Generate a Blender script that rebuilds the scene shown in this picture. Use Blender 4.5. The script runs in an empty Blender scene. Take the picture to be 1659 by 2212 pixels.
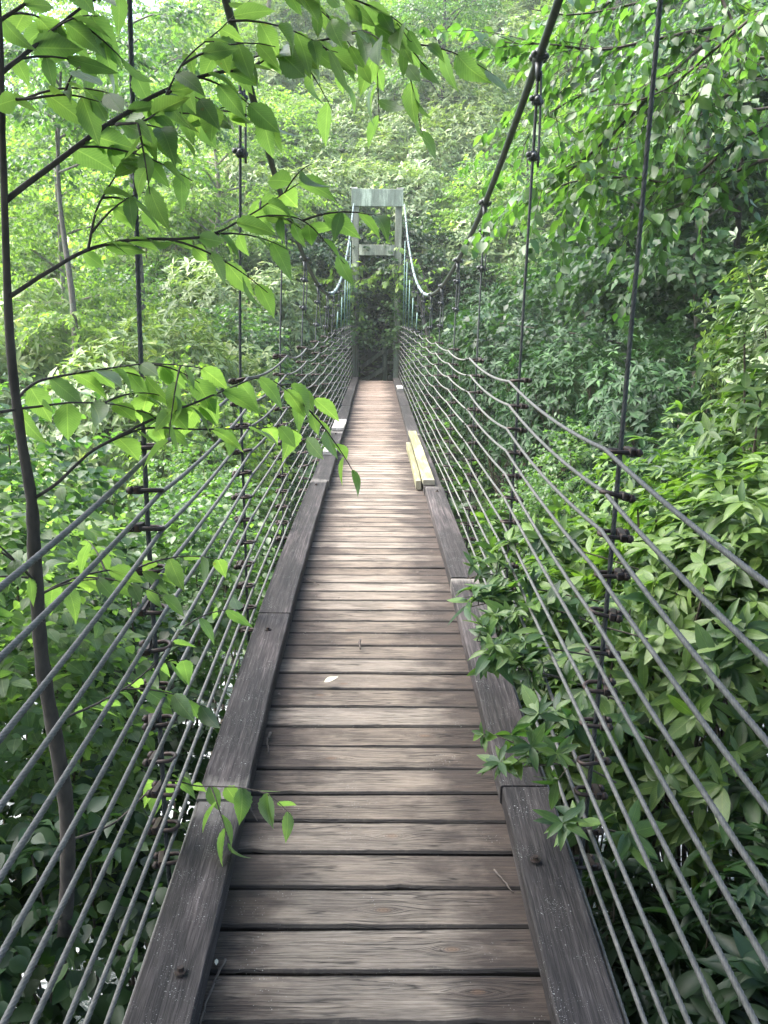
import bpy, math, random
import numpy as np
from mathutils import Matrix, Vector
rng = np.random.default_rng(7)
random.seed(7)
sc = bpy.context.scene
COL = sc.collection
R = math.radians

# ------------------------------------------------------------------ camera
F_PX = 1790.0                      # focal length for a 1659 x 2212 frame
cam_d = bpy.data.cameras.new('camera')
cam = bpy.data.objects.new('camera', cam_d)
COL.objects.link(cam)
CAMP = Vector((-0.015, 0, 0))
CM = Matrix.Rotation(R(-0.72), 3, 'Z') @ Matrix.Rotation(R(77.0), 3, 'X') @ Matrix.Rotation(R(0.6), 3, 'Z')
cam.matrix_world = Matrix.Translation(CAMP) @ CM.to_4x4()
cam_d.sensor_fit = 'HORIZONTAL'
cam_d.sensor_width = 36
cam_d.lens = 36 * F_PX / 1659
cam_d.clip_start = 0.02
cam_d.clip_end = 1000
sc.camera = cam


def px(u, v, d):
    """point seen at (u,v) of the photograph at depth d"""
    c = Vector(((u - 829.5) / F_PX * d, -(v - 1106) / F_PX * d, -d))
    return CM @ c + CAMP


def pz(u, v, z):
    c = CM @ Vector(((u - 829.5) / F_PX, -(v - 1106) / F_PX, -1))
    return CAMP + c * (z / c.z)


# ------------------------------------------------------------------ object helpers
def tag(o, label=None, cat=None, group=None, kind=None):
    if label: o['label'] = label
    if cat: o['category'] = cat
    if group: o['group'] = group
    if kind: o['kind'] = kind
    return o


def empty(name, loc=(0, 0, 0), rz=0.0, label=None, cat=None, group=None):
    o = bpy.data.objects.new(name, None)
    COL.objects.link(o)
    o.empty_display_size = .1
    o.location = loc
    o.rotation_euler = (0, 0, rz)
    return tag(o, label, cat, group)


class MB:
    """collects triangles / quads and builds one mesh"""
    def __init__(s):
        s.V = []; s.F = []; s.n = 0; s.UV = []; s.A = {}

    def add(s, V, F, uv=None, attrs=None):
        V = np.asarray(V, float).reshape(-1, 3)
        for k in (attrs or {}):
            if k not in s.A: s.A[k] = [np.zeros(s.n)]
        for k in s.A:
            val = (attrs or {}).get(k, 0.0)
            s.A[k].append(np.broadcast_to(np.asarray(val, float), (len(V),)))
        s.V.append(V)
        for f in (F if isinstance(F, list) else [F]):
            f = np.asarray(f, int)
            if f.size: s.F.append(f + s.n)
        s.UV.append(np.zeros((len(V), 2)) if uv is None else np.asarray(uv, float))
        s.n += len(V)
        return s

    def build(s, name, mat, parent=None, smooth=True, uv=False):
        me = bpy.data.meshes.new(name)
        V = np.concatenate(s.V) if s.V else np.zeros((0, 3))
        me.vertices.add(len(V))
        me.vertices.foreach_set('co', V.astype(np.float32).ravel())
        loops = np.concatenate([f.ravel() for f in s.F])
        tot = np.concatenate([np.full(len(f), f.shape[1]) for f in s.F])
        start = np.concatenate([[0], np.cumsum(tot)[:-1]])
        me.loops.add(len(loops))
        me.loops.foreach_set('vertex_index', loops.astype(np.int32))
        me.polygons.add(len(tot))
        me.polygons.foreach_set('loop_start', start.astype(np.int32))
        me.polygons.foreach_set('use_smooth', np.full(len(tot), smooth))
        if uv:
            l = me.uv_layers.new(name='UVMap')
            l.data.foreach_set('uv', np.concatenate(s.UV)[loops].astype(np.float32).ravel())
        for k, v in s.A.items():
            a = me.attributes.new(k, 'FLOAT', 'POINT')
            a.data.foreach_set('value', np.concatenate(v).astype(np.float32))
        me.update(calc_edges=True)
        me.materials.append(mat)
        o = bpy.data.objects.new(name, me)
        COL.objects.link(o)
        if parent: o.parent = parent
        return o


def grid_faces(nr, nc, wrap=True):
    i = np.arange(nr - 1)[:, None]
    j = np.arange(nc if wrap else nc - 1)[None, :]
    j2 = (j + 1) % nc
    return np.stack([i * nc + j, i * nc + j2, (i + 1) * nc + j2, (i + 1) * nc + j], -1).reshape(-1, 4)


def frames(P):
    P = np.asarray(P, float)
    T = np.gradient(P, axis=0)
    T /= np.linalg.norm(T, axis=1)[:, None] + 1e-12
    up = np.array([0, 0, 1.]) if abs(T[0, 2]) < .9 else np.array([1., 0, 0])
    n = np.cross(T[0], up); n /= np.linalg.norm(n)
    N = np.empty_like(P); N[0] = n
    for i in range(1, len(P)):
        n = n - T[i] * n.dot(T[i]); n /= np.linalg.norm(n) + 1e-12
        N[i] = n
    return T, N, np.cross(T, N)


def tube(mb, P, r, sides=8, twist=None, lobes=0, cap=True, rnd=None):
    P = np.asarray(P, float)
    n = len(P)
    T, N, B = frames(P)
    r = np.broadcast_to(np.asarray(r, float), (n,))
    th = np.arange(sides) / sides * 2 * np.pi
    if lobes:
        prof = .72 + .28 * np.abs(np.cos(lobes * th / 2)) ** .8
        s = np.concatenate([[0], np.cumsum(np.linalg.norm(np.diff(P, axis=0), axis=1))])
        ang = th[None] + (s / twist * 2 * np.pi)[:, None]
    else:
        prof = np.ones(sides); ang = np.broadcast_to(th[None], (n, sides))
    V = P[:, None] + (r[:, None] * prof[None])[..., None] * (np.cos(ang)[..., None] * N[:, None] + np.sin(ang)[..., None] * B[:, None])
    V = V.reshape(-1, 3)
    F = [grid_faces(n, sides)]
    if cap:
        F.append(np.arange(sides)[None, ::-1]); F.append((np.arange(sides) + (n - 1) * sides)[None])
    mb.add(V, F, attrs={'groove': np.tile((1 - prof) / .28, n) if lobes else 0.0} if mb.A or lobes else None)


def spline(pts, n):
    """Catmull-Rom through points"""
    P = np.asarray([tuple(p) for p in pts], float)
    if len(P) < 3:
        t = np.linspace(0, 1, n)[:, None]
        return P[0] * (1 - t) + P[-1] * t
    Q = np.vstack([2 * P[0] - P[1], P, 2 * P[-1] - P[-2]])
    t = np.linspace(0, len(P) - 1 - 1e-9, n)
    i = t.astype(int); f = (t - i)[:, None]
    a, b, c, d = Q[i], Q[i + 1], Q[i + 2], Q[i + 3]
    return .5 * (2 * b + (c - a) * f + (2 * a - 5 * b + 4 * c - d) * f ** 2 + (3 * b - a - 3 * c + d) * f ** 3)


def box(mb, x0, x1, y0, y1, z0, z1, bev=.004, M=None, attrs=None):
    """chamfered box along any axis"""
    c = np.array([[x0, x1], [y0, y1], [z0, z1]])
    b = bev
    V = []; idx = {}
    for ix in (0, 1):
        for iy in (0, 1):
            for iz in (0, 1):
                s = np.array([1 - 2 * ix, 1 - 2 * iy, 1 - 2 * iz]) * b
                p = np.array([c[0, ix], c[1, iy], c[2, iz]])
                for a in range(3):
                    q = p + s; q[a] = p[a]
                    idx[(ix, iy, iz, a)] = len(V); V.append(q)
    quads = []; tris = []
    for a in range(3):
        for s_ in (0, 1):
            o = [k for k in range(3) if k != a]
            loop = []
            for (u, w) in ((0, 0), (1, 0), (1, 1), (0, 1)):
                k = [0, 0, 0]; k[a] = s_; k[o[0]] = u; k[o[1]] = w
                loop.append(idx[(*k, a)])
            if (s_ == 0) != (a == 1): loop = loop[::-1]
            quads.append(loop)
    for a in range(3):               # edges along axis a
        o = [k for k in range(3) if k != a]
        for u in (0, 1):
            for w in (0, 1):
                k0 = [0, 0, 0]; k0[o[0]] = u; k0[o[1]] = w
                k1 = list(k0); k1[a] = 1
                quads.append([idx[(*k0, o[0])], idx[(*k0, o[1])], idx[(*k1, o[1])], idx[(*k1, o[0])]])
    for k in [(i, j, l) for i in (0, 1) for j in (0, 1) for l in (0, 1)]:
        tris.append([idx[(*k, 0)], idx[(*k, 1)], idx[(*k, 2)]])
    V = np.array(V)
    if M is not None:
        M = np.array(M); V = V @ M[:3, :3].T + M[:3, 3]
    mb.add(V, [np.array(quads), np.array(tris)], attrs=attrs)


# ------------------------------------------------------------------ materials
class NT:
    def __init__(s, name):
        s.m = bpy.data.materials.new(name); s.m.use_nodes = True
        s.t = s.m.node_tree; s.t.nodes.clear()
        s.out = s.n('ShaderNodeOutputMaterial')

    def n(s, typ, ins=None, **kw):
        x = s.t.nodes.new(typ)
        for k, v in kw.items(): setattr(x, k, v)
        for k, v in (ins or {}).items(): s.i(x, k, v)
        return x

    def i(s, x, k, v):
        if isinstance(v, bpy.types.NodeSocket): s.t.links.new(v, x.inputs[k])
        elif isinstance(v, bpy.types.Node): s.t.links.new(v.outputs[0], x.inputs[k])
        else: x.inputs[k].default_value = v

    def math(s, op, a, b=0.0, c=0.0, clamp=False):
        x = s.n('ShaderNodeMath', operation=op); x.use_clamp = clamp
        s.i(x, 0, a); s.i(x, 1, b)
        if op in ('MULTIPLY_ADD', 'COMPARE', 'SMOOTH_MIN'): s.i(x, 2, c)
        return x.outputs[0]

    def mix(s, f, a, b, mode='MIX'):
        x = s.n('ShaderNodeMix', data_type='RGBA', blend_type=mode)
        s.i(x, 0, f); s.i(x, 6, a); s.i(x, 7, b)
        return x.outputs[2]

    def noise(s, vec=None, scale=5.0, detail=4.0, rough=.55, dist=0.0):
        x = s.n('ShaderNodeTexNoise', {'Scale': scale, 'Detail': detail, 'Roughness': rough, 'Distortion': dist})
        if vec is not None: s.i(x, 'Vector', vec)
        return x.outputs[0]

    def ramp(s, f, stops):
        x = s.n('ShaderNodeValToRGB'); s.i(x, 0, f)
        e = x.color_ramp.elements
        while len(e) < len(stops): e.new(.5)
        for k, (p, c) in enumerate(stops):
            e[k].position = p; e[k].color = (*c, 1) if len(c) == 3 else c
        return x.outputs[0]

    def range(s, v, a, b, c=0.0, d=1.0):
        x = s.n('ShaderNodeMapRange', {0: v, 1: a, 2: b, 3: c, 4: d})
        return x.outputs[0]

    def bump(s, h, strength=.3, dist=.01):
        return s.n('ShaderNodeBump', {'Height': h, 'Strength': strength, 'Distance': dist}).outputs[0]

    def bsdf(s, **k):
        x = s.n('ShaderNodeBsdfPrincipled')
        for a, v in k.items(): s.i(x, a.replace('_', ' '), v)
        return x

    def done(s, sh):
        s.t.links.new(sh.outputs[0] if isinstance(sh, bpy.types.Node) else sh, s.out.inputs[0])
        return s.m


def leaf_mat(name, stops, trans=.4, rough=.4, tcol=(.50, .60, .20), veins=False, spec=.5, gain=1.0):
    t = NT(name)
    g = t.n('ShaderNodeNewGeometry'); oi = t.n('ShaderNodeObjectInfo')
    r = g.outputs['Random Per Island']
    tc = t.n('ShaderNodeTexCoord').outputs['Object']
    # large clumps of older / younger leaves
    nz = t.noise(tc, 1.3, 2.0)
    f = t.math('ADD', t.math('MULTIPLY', r, .55), t.math('MULTIPLY', t.range(nz, .3, .7), .45))
    col = t.ramp(f, stops)
    col = t.mix(t.math('MULTIPLY', oi.outputs['Random'], .3), col, t.mix(1.0, col, (1.25, 1.08, .7, 1), 'MULTIPLY'))
    bmp = None
    mot = t.noise(tc, 34.0, 3.0, .6)
    col = t.mix(t.range(mot, .35, .7, 0.0, .55), col, t.mix(1.0, col, (.55, .62, .6, 1), 'MULTIPLY'))
    col = t.mix(t.math('MULTIPLY', t.range(mot, .70, .74), .6), col, (.12, .09, .03, 1))
    if veins:
        uv = t.n('ShaderNodeUVMap').outputs[0]
        sp = t.n('ShaderNodeSeparateXYZ', {0: uv})
        ax = t.math('ABSOLUTE', t.math('SUBTRACT', sp.outputs[0], .5))
        w = t.math('SUBTRACT', sp.outputs[1], t.math('MULTIPLY', ax, .55))
        wv = t.math('ABSOLUTE', t.math('SINE', t.math('MULTIPLY', w, 44.0)))
        vein = t.math('POWER', t.math('SUBTRACT', 1.0, wv), 5.0)
        rib = t.range(ax, 0.0, .03, 1.0, 0.0)
        v = t.math('MAXIMUM', t.math('MULTIPLY', vein, .5), rib, clamp=True)
        col = t.mix(t.math('MULTIPLY', v, .7), col, t.mix(1.0, col, (2.2, 1.8, 1.9, 1), 'MULTIPLY'))
        bmp = t.bump(v, .35, .002)
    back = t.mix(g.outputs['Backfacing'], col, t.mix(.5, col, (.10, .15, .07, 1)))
    p = t.bsdf(Base_Color=back, Roughness=rough)
    p.inputs['Specular IOR Level'].default_value = spec
    tr = t.n('ShaderNodeBsdfTranslucent')
    tcl = t.mix(1.0, col, (*[c * 4.2 * gain for c in tcol], 1), 'MULTIPLY')
    t.i(tr, 'Color', tcl)
    if bmp is not None: t.i(p, 'Normal', bmp)
    mx = t.n('ShaderNodeMixShader', {0: trans, 1: p.outputs[0], 2: tr.outputs[0]})
    return t.done(mx)


def bark_mat(name, c0, c1, lichen=None):
    t = NT(name)
    tc = t.n('ShaderNodeTexCoord').outputs['Object']
    mp = t.n('ShaderNodeMapping', {0: tc}); mp.inputs['Scale'].default_value = (1, 1, .35)
    n = t.noise(mp.outputs[0], 38, 6)
    col = t.ramp(n, [(.3, c0), (.7, c1)])
    if lichen:
        col = t.mix(t.range(t.noise(tc, 6, 3), .55, .65), col, (*lichen, 1))
    return t.done(t.bsdf(Base_Color=col, Roughness=.9, Normal=t.bump(n, .5, .01)))


def wood_deck_mat():
    t = NT('weathered_deck_wood')
    tc = t.n('ShaderNodeTexCoord').outputs['Object']
    xyz = t.n('ShaderNodeSeparateXYZ', {0: tc})
    at = lambda k: t.n('ShaderNodeAttribute', attribute_name=k).outputs['Fac']
    rnd, ly, kx, ky = at('rnd'), at('ly'), at('kx'), at('ky')
    x = xyz.outputs[0]
    dx = t.math('SUBTRACT', x, kx); dy = t.math('SUBTRACT', ly, ky)
    d2 = t.math('ADD', t.math('MULTIPLY', t.math('POWER', t.math('ABSOLUTE', dx), 2.0), .16), t.math('POWER', t.math('ABSOLUTE', dy), 2.0))
    d = t.math('SQRT', d2)
    infl = t.math('POWER', 2.718, t.math('MULTIPLY', d2, -1400.0))
    side = t.math('SIGN', dy)
    bend = t.math('MULTIPLY', t.math('MULTIPLY', infl, side), .030)
    wob = t.noise(t.n('ShaderNodeCombineXYZ', {0: t.math('MULTIPLY', x, 2.2), 1: t.math('MULTIPLY', rnd, 37.0), 2: t.math('MULTIPLY', ly, 4.0)}), 1.0, 2.0)
    g = t.math('ADD', t.math('SUBTRACT', ly, bend), t.math('MULTIPLY', wob, .024))
    vec = t.n('ShaderNodeCombineXYZ', {0: t.math('MULTIPLY', x, 5.0), 1: t.math('MULTIPLY', g, 210.0), 2: t.math('MULTIPLY', rnd, 91.0)})
    grain = t.noise(vec, 1.0, 5.0, .62)
    fine = t.noise(t.n('ShaderNodeCombineXYZ', {0: t.math('MULTIPLY', x, 22.0), 1: t.math('MULTIPLY', g, 620.0), 2: t.math('MULTIPLY', rnd, 13.0)}), 1.0, 3.0, .6)
    ring = t.math('MULTIPLY', t.math('SINE', t.math('MULTIPLY', g, 420.0)), .5)
    gsum = t.math('ADD', t.math('MULTIPLY', grain, .55), t.math('ADD', t.math('MULTIPLY', fine, .45), t.math('MULTIPLY', ring, .05)))
    col = t.ramp(gsum, [(.30, (.036, .028, .021)), (.40, (.105, .085, .067)), (.50, (.175, .148, .120)), (.66, (.27, .235, .195))])
    col = t.mix(t.math('MULTIPLY', rnd, .9), col, t.mix(1.0, col, (.66, .60, .55, 1), 'MULTIPLY'))
    wear = t.noise(t.n('ShaderNodeMapping', {0: t.n('ShaderNodeCombineXYZ', {0: x, 1: ly, 2: t.math('MULTIPLY', rnd, 40.0)}).outputs[0], 3: (4, 26, 1)}).outputs[0], 1.0, 5.0, .62)
    col = t.mix(t.range(wear, .46, .64, 0.0, .42), col, t.mix(1.0, col, (1.75, 1.72, 1.66, 1), 'MULTIPLY'))
    col = t.mix(t.range(wear, .46, .34, 0.0, .45), col, t.mix(1.0, col, (.5, .46, .44, 1), 'MULTIPLY'))
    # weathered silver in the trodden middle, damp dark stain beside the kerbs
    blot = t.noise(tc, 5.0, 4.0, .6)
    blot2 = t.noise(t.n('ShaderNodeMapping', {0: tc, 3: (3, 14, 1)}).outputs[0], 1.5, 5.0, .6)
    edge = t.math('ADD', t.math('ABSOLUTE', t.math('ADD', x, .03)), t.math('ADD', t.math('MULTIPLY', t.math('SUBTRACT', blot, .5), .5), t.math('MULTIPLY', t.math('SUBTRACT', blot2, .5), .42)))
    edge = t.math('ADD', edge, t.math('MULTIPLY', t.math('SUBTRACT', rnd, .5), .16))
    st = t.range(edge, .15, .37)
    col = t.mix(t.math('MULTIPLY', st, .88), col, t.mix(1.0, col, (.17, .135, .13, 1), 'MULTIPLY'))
    # reddish boards towards the far end
    far = t.range(xyz.outputs[1], 7.5, 17.0)
    col = t.mix(t.math('MULTIPLY', far, .8), col, t.mix(1.0, col, (1.35, 1.18, 1.12, 1), 'MULTIPLY'))
    # knots
    kn = t.range(d, .005, .011, 1.0, 0.0)
    kr = t.math('MULTIPLY', t.range(t.math('SINE', t.math('MULTIPLY', d, 1500.0)), -.2, .8), t.range(d, .010, .018, 1.0, 0.0))
    col = t.mix(t.math('MULTIPLY', kn, .55), col, (.16, .095, .055, 1))
    col = t.mix(t.math('MULTIPLY', kr, .45), col, (.06, .04, .03, 1))
    # cracks
    crv = t.n('ShaderNodeCombineXYZ', {0: t.math('MULTIPLY', x, 2.6), 1: t.math('MULTIPLY', g, 75.0), 2: t.math('MULTIPLY', rnd, 55.0)})
    cr = t.noise(crv, 1.0, 2.0, .5)
    crk = t.range(t.math('ABSOLUTE', t.math('SUBTRACT', cr, .5)), .0, .030, 1.0, 0.0)
    crk = t.math('MULTIPLY', crk, t.range(t.noise(t.n('ShaderNodeMapping', {0: tc, 3: (4, 12, 1)}).outputs[0], 1.0, 2.0), .46, .54))
    col = t.mix(t.math('MULTIPLY', crk, .8), col, (.012, .009, .008, 1))
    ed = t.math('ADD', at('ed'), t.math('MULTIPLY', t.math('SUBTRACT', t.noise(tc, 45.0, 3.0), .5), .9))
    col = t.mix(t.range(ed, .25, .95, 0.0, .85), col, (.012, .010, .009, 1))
    # pale lichen specks
    sp = t.n('ShaderNodeTexVoronoi', {'Vector': tc, 'Scale': 95.0, 'Randomness': 1.0}).outputs[0]
    spk = t.math('MULTIPLY', t.range(sp, .10, .18, 1.0, 0.0), t.range(t.noise(tc, 7.0, 3.0), .56, .66))
    col = t.mix(t.math('MULTIPLY', spk, .55), col, (.42, .42, .40, 1))
    h = t.math('SUBTRACT', gsum, t.math('MULTIPLY', crk, .8))
    p = t.bsdf(Base_Color=col, Roughness=t.range(gsum, .3, .7, .62, .8), Normal=t.bump(h, .8, .006))
    p.inputs['Specular IOR Level'].default_value = .35
    return t.done(p)


def wood_kerb_mat(name='weathered_kerb_wood', dark=1.0, stops=None, lichen=.6):
    t = NT(name)
    tc = t.n('ShaderNodeTexCoord').outputs['Object']
    rnd = t.n('ShaderNodeAttribute', attribute_name='rnd').outputs['Fac']
    off = t.n('ShaderNodeVectorMath', {0: tc, 1: t.n('ShaderNodeCombineXYZ', {0: t.math('MULTIPLY', rnd, 9.0), 1: t.math('MULTIPLY', rnd, 31.0), 2: 0.0})}).outputs[0]
    m = t.n('ShaderNodeMapping', {0: off, 3: (95, 2.2, 60)}).outputs[0]
    g = t.noise(m, 1.0, 5.0, .6, .6)
    f = t.noise(t.n('ShaderNodeMapping', {0: off, 3: (330, 9, 200)}).outputs[0], 1.0, 3.0)
    gs = t.math('ADD', t.math('MULTIPLY', g, .7), t.math('MULTIPLY', f, .3))
    col = t.ramp(gs, stops or [(.32, (.005, .0042, .0042)), (.47, (.015, .0125, .012)), (.60, (.036, .031, .030)), (.72, (.08, .071, .068))])
    w = t.noise(t.n('ShaderNodeMapping', {0: off, 3: (7, 1.1, 1)}).outputs[0], 1.0, 4.0, .6)
    col = t.mix(t.math('MULTIPLY', t.range(w, .52, .66), .55), col, t.mix(1.0, col, (3.2, 3.1, 3.15, 1), 'MULTIPLY'))
    col = t.mix(t.math('MULTIPLY', t.range(w, .48, .36), .5), col, t.mix(1.0, col, (.45, .42, .42, 1), 'MULTIPLY'))
    # bleached ends
    be = t.n('ShaderNodeAttribute', attribute_name='endd').outputs['Fac']
    bl = t.range(t.math('ADD', be, t.math('ADD', t.math('MULTIPLY', t.math('SUBTRACT', t.noise(m, .6, 3.0), .5), .22), t.math('MULTIPLY', t.math('SUBTRACT', t.noise(off, 13.0, 4.0), .5), .30))), .12, .02)
    col = t.mix(t.math('MULTIPLY', t.math('MULTIPLY', bl, .7), t.range(t.noise(off, 1.1, 2.0), .45, .62)), col, (.20, .185, .165, 1))
    for s, a, b in ((190.0, .13, .21), (62.0, .09, .15)):
        v = t.n('ShaderNodeTexVoronoi', {'Vector': off, 'Scale': s}).outputs[0]
        k = t.math('MULTIPLY', t.range(v, a, b, 1.0, 0.0), t.range(t.noise(off, 9.0, 5.0, .7), .50, .62))
        col = t.mix(t.math('MULTIPLY', k, lichen), col, (.45, .46, .45, 1))
    p = t.bsdf(Base_Color=col, Roughness=.7, Normal=t.bump(gs, .7, .006))
    p.inputs['Specular IOR Level'].default_value = .28
    return t.done(p)


def metal_mat(name, c0, c1, rough=.55, metallic=.6, scale=40):
    t = NT(name)
    tc = t.n('ShaderNodeTexCoord').outputs['Object']
    n = t.noise(tc, scale, 4)
    col = t.ramp(n, [(.35, c0), (.65, c1)])
    if 'rope' in name:
        gr = t.n('ShaderNodeAttribute', attribute_name='groove').outputs['Fac']
        col = t.mix(t.math('MULTIPLY', gr, .9), t.mix(1.0, col, (1.5, 1.5, 1.5, 1), 'MULTIPLY'), (.012, .012, .012, 1))
    return t.done(t.bsdf(Base_Color=col, Roughness=rough, Metallic=metallic, Normal=t.bump(n, .15, .002)))


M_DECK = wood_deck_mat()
M_KERB = wood_kerb_mat()
M_NEWBOARD = wood_kerb_mat('pale_new_board', stops=[(.3, (.07, .066, .030)), (.5, (.14, .135, .072)), (.7, (.22, .21, .13))], lichen=.3)
M_WHITEBOARD = wood_kerb_mat('bleached_board', stops=[(.3, (.15, .14, .13)), (.5, (.26, .25, .23)), (.7, (.38, .37, .34))], lichen=.1)
M_TOWER = wood_kerb_mat('grey_tower_wood', stops=[(.3, (.08, .09, .06)), (.5, (.16, .17, .12)), (.7, (.25, .26, .20))], lichen=.3)
M_ROPE = metal_mat('galvanised_wire_rope', (.038, .038, .034), (.080, .079, .072), .6, .0, 60)
M_HANG = metal_mat('tarred_wire_rope', (.018, .020, .020), (.045, .048, .048), .5, .4, 60)
M_RUST = metal_mat('rusty_iron', (.016, .014, .013), (.045, .028, .022), .6, .5, 50)
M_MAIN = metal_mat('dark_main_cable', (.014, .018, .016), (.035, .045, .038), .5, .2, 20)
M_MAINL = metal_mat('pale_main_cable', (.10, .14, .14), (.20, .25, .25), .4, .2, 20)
M_SLEEVE = metal_mat('teal_sleeve', (.06, .13, .11), (.12, .21, .18), .5, .0, 20)
M_BARK = bark_mat('dark_bark', (.020, .016, .013), (.062, .050, .040))
M_BARKP = bark_mat('pale_bark', (.10, .085, .065), (.24, .21, .17), (.22, .25, .2))
M_BARKT = bark_mat('grey_bark', (.045, .038, .03), (.12, .105, .085), (.10, .12, .09))
M_STEM = bark_mat('brown_stem', (.035, .026, .018), (.10, .078, .052))
M_TWIG = bark_mat('dry_twig', (.045, .035, .028), (.12, .10, .085))

# leaf colours
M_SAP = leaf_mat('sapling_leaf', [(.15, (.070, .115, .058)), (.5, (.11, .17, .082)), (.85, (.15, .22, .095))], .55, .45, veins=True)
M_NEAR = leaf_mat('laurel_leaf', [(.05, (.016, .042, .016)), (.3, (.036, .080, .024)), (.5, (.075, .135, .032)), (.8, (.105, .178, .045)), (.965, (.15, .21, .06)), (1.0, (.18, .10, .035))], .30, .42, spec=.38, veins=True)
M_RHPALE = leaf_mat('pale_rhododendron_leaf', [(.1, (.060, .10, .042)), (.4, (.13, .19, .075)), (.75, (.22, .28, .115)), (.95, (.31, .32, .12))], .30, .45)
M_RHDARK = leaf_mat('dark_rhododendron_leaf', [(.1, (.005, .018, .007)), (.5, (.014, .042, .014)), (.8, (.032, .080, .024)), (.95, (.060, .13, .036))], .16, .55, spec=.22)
M_RHMID = leaf_mat('mid_rhododendron_leaf', [(.1, (.030, .060, .028)), (.4, (.062, .105, .045)), (.75, (.12, .165, .07)), (.95, (.18, .20, .075))], .26, .45, spec=.4)
M_DECID = leaf_mat('birch_leaf', [(.1, (.028, .066, .024)), (.5, (.054, .112, .036)), (.9, (.10, .165, .050))], .42, .42)
M_DECIDP = leaf_mat('pale_tree_leaf', [(.1, (.065, .115, .038)), (.5, (.125, .20, .055)), (.9, (.21, .28, .07))], .50, .5)
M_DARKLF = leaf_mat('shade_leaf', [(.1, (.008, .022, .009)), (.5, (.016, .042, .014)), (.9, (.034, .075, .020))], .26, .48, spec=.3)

# ------------------------------------------------------------------ terrain
GD = [-60, -30, -14, -10, -6.5, -4.2, -3.3, 3.4, 4.6, 8, 13, 14.8, 17, 22, 30, 45, 70]
GZ = [1, -.5, -1.9, -2.2, -3.0, -4.3, -5.3, -5.3, -4.5, -3.4, -2.3, -1.85, -.6, 2.8, 8.6, 18, 30]


def ground(x, y):
    x = np.asarray(x, float); y = np.asarray(y, float)
    d = y - (8.0 - .12 * x + .6 * np.sin(x * .35))
    z = np.interp(d, GD, GZ)
    left = np.clip((-x - 5) / 18, 0, 1)
    z = np.where(z > -1.5, (z + 1.5) * (1 - .62 * left) - 1.5, z)
    right = np.clip((x - 6) / 14, 0, 1)
    z = z + right * 3.0 * np.clip((np.abs(d) - 3.5) / 5, 0, 1)
    cut = np.clip((1.9 - np.abs(x - .05)) / .7, 0, 1) * np.clip((y - 20.5) / 1, 0, 1) * np.clip((29.2 - y) / 3.2, 0, 1)
    z = z * (1 - cut) + np.minimum(z, -1.85) * cut
    z = z + .25 * np.sin(x * .9 + 1.3 * np.sin(y * .5)) * np.clip(np.abs(d) / 5, 0, 1) * np.clip(np.abs(x) / 2, 0, 1)
    return z


def gz(x, y): return float(ground(x, y))


def terrain():
    xs = np.concatenate([np.linspace(-140, -26, 20), np.linspace(-25, 25, 101), np.linspace(26, 140, 20)])
    ys = np.concatenate([np.linspace(-60, -11, 16), np.linspace(-10, 50, 121), np.linspace(52, 110, 20)])
    X, Y = np.meshgrid(xs, ys)
    Z = ground(X, Y)
    Z = np.minimum(Z, 30 + 0 * Z)
    mb = MB(); mb.add(np.stack([X, Y, Z], -1).reshape(-1, 3), grid_faces(len(ys), len(xs), False))
    t = NT('forest_floor')
    tc = t.n('ShaderNodeTexCoord').outputs['Object']
    n = t.noise(tc, 3.0, 8.0, .65); n2 = t.noise(tc, .5, 3)
    c = t.ramp(n, [(.3, (.010, .012, .007)), (.5, (.022, .030, .013)), (.7, (.045, .050, .024))])
    c = t.mix(t.math('MULTIPLY', t.range(n2, .4, .6), .6), c, (.020, .038, .014, 1))
    m = t.done(t.bsdf(Base_Color=c, Roughness=.95, Normal=t.bump(n, .8, .08)))
    o = mb.build('ground', m); tag(o, kind='structure')


def water():
    xs = np.linspace(-60, 60, 241); ys = np.linspace(3.0, 14, 67)
    X, Y = np.meshgrid(xs, ys)
    Z = -4.95 + .05 * np.sin(X * 2.1 + Y * 1.7) + .03 * np.sin(X * 5.3 - Y * 3.1)
    mb = MB(); mb.add(np.stack([X, Y, Z], -1).reshape(-1, 3), grid_faces(len(ys), len(xs), False))
    t = NT('rushing_water')
    tc = t.n('ShaderNodeTexCoord').outputs['Object']
    m = t.n('ShaderNodeMapping', {0: tc, 3: (1.0, 2.4, 1)}).outputs[0]
    n = t.noise(m, 1.6, 8.0, .62, .8)
    foam = t.range(n, .50, .62)
    c = t.mix(foam, (.035, .045, .045, 1), (.62, .65, .68, 1))
    p = t.bsdf(Base_Color=c, Roughness=t.range(foam, 0, 1, .06, .6), Normal=t.bump(n, .7, .12))
    o = mb.build('water', t.done(p)); tag(o, kind='structure')


terrain(); water()

# ------------------------------------------------------------------ the bridge
DY = [-6, -1, .5, 1.8, 2.6, 3.5, 4.5, 6, 11, 16, 23]
DZ = [-1.62, -1.80, -1.80, -1.772, -1.700, -1.630, -1.585, -1.570, -1.590, -1.580, -1.560]
def deck_z(y):
    y = np.asarray(y, float)
    return (np.interp(y - .25, DY, DZ) + np.interp(y, DY, DZ) + np.interp(y + .25, DY, DZ)) / 3

TY = [-6, -1, .6, 1.37, 2.36, 4.1, 5.85, 7.6, 16, 23.4]
TZ = [-.2, -.42, -.44, -.42, -.36, -.284, -.252, -.25, -.16, -.12]
def top_z(y): return np.interp(y, TY, TZ)

bridge = empty('suspension_footbridge', (0, 0, 0), 0,
               'long narrow wooden plank footbridge with kerb boards and wire rope side nets, crossing the ravine', 'footbridge')
DECK_END = 22.3


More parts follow.
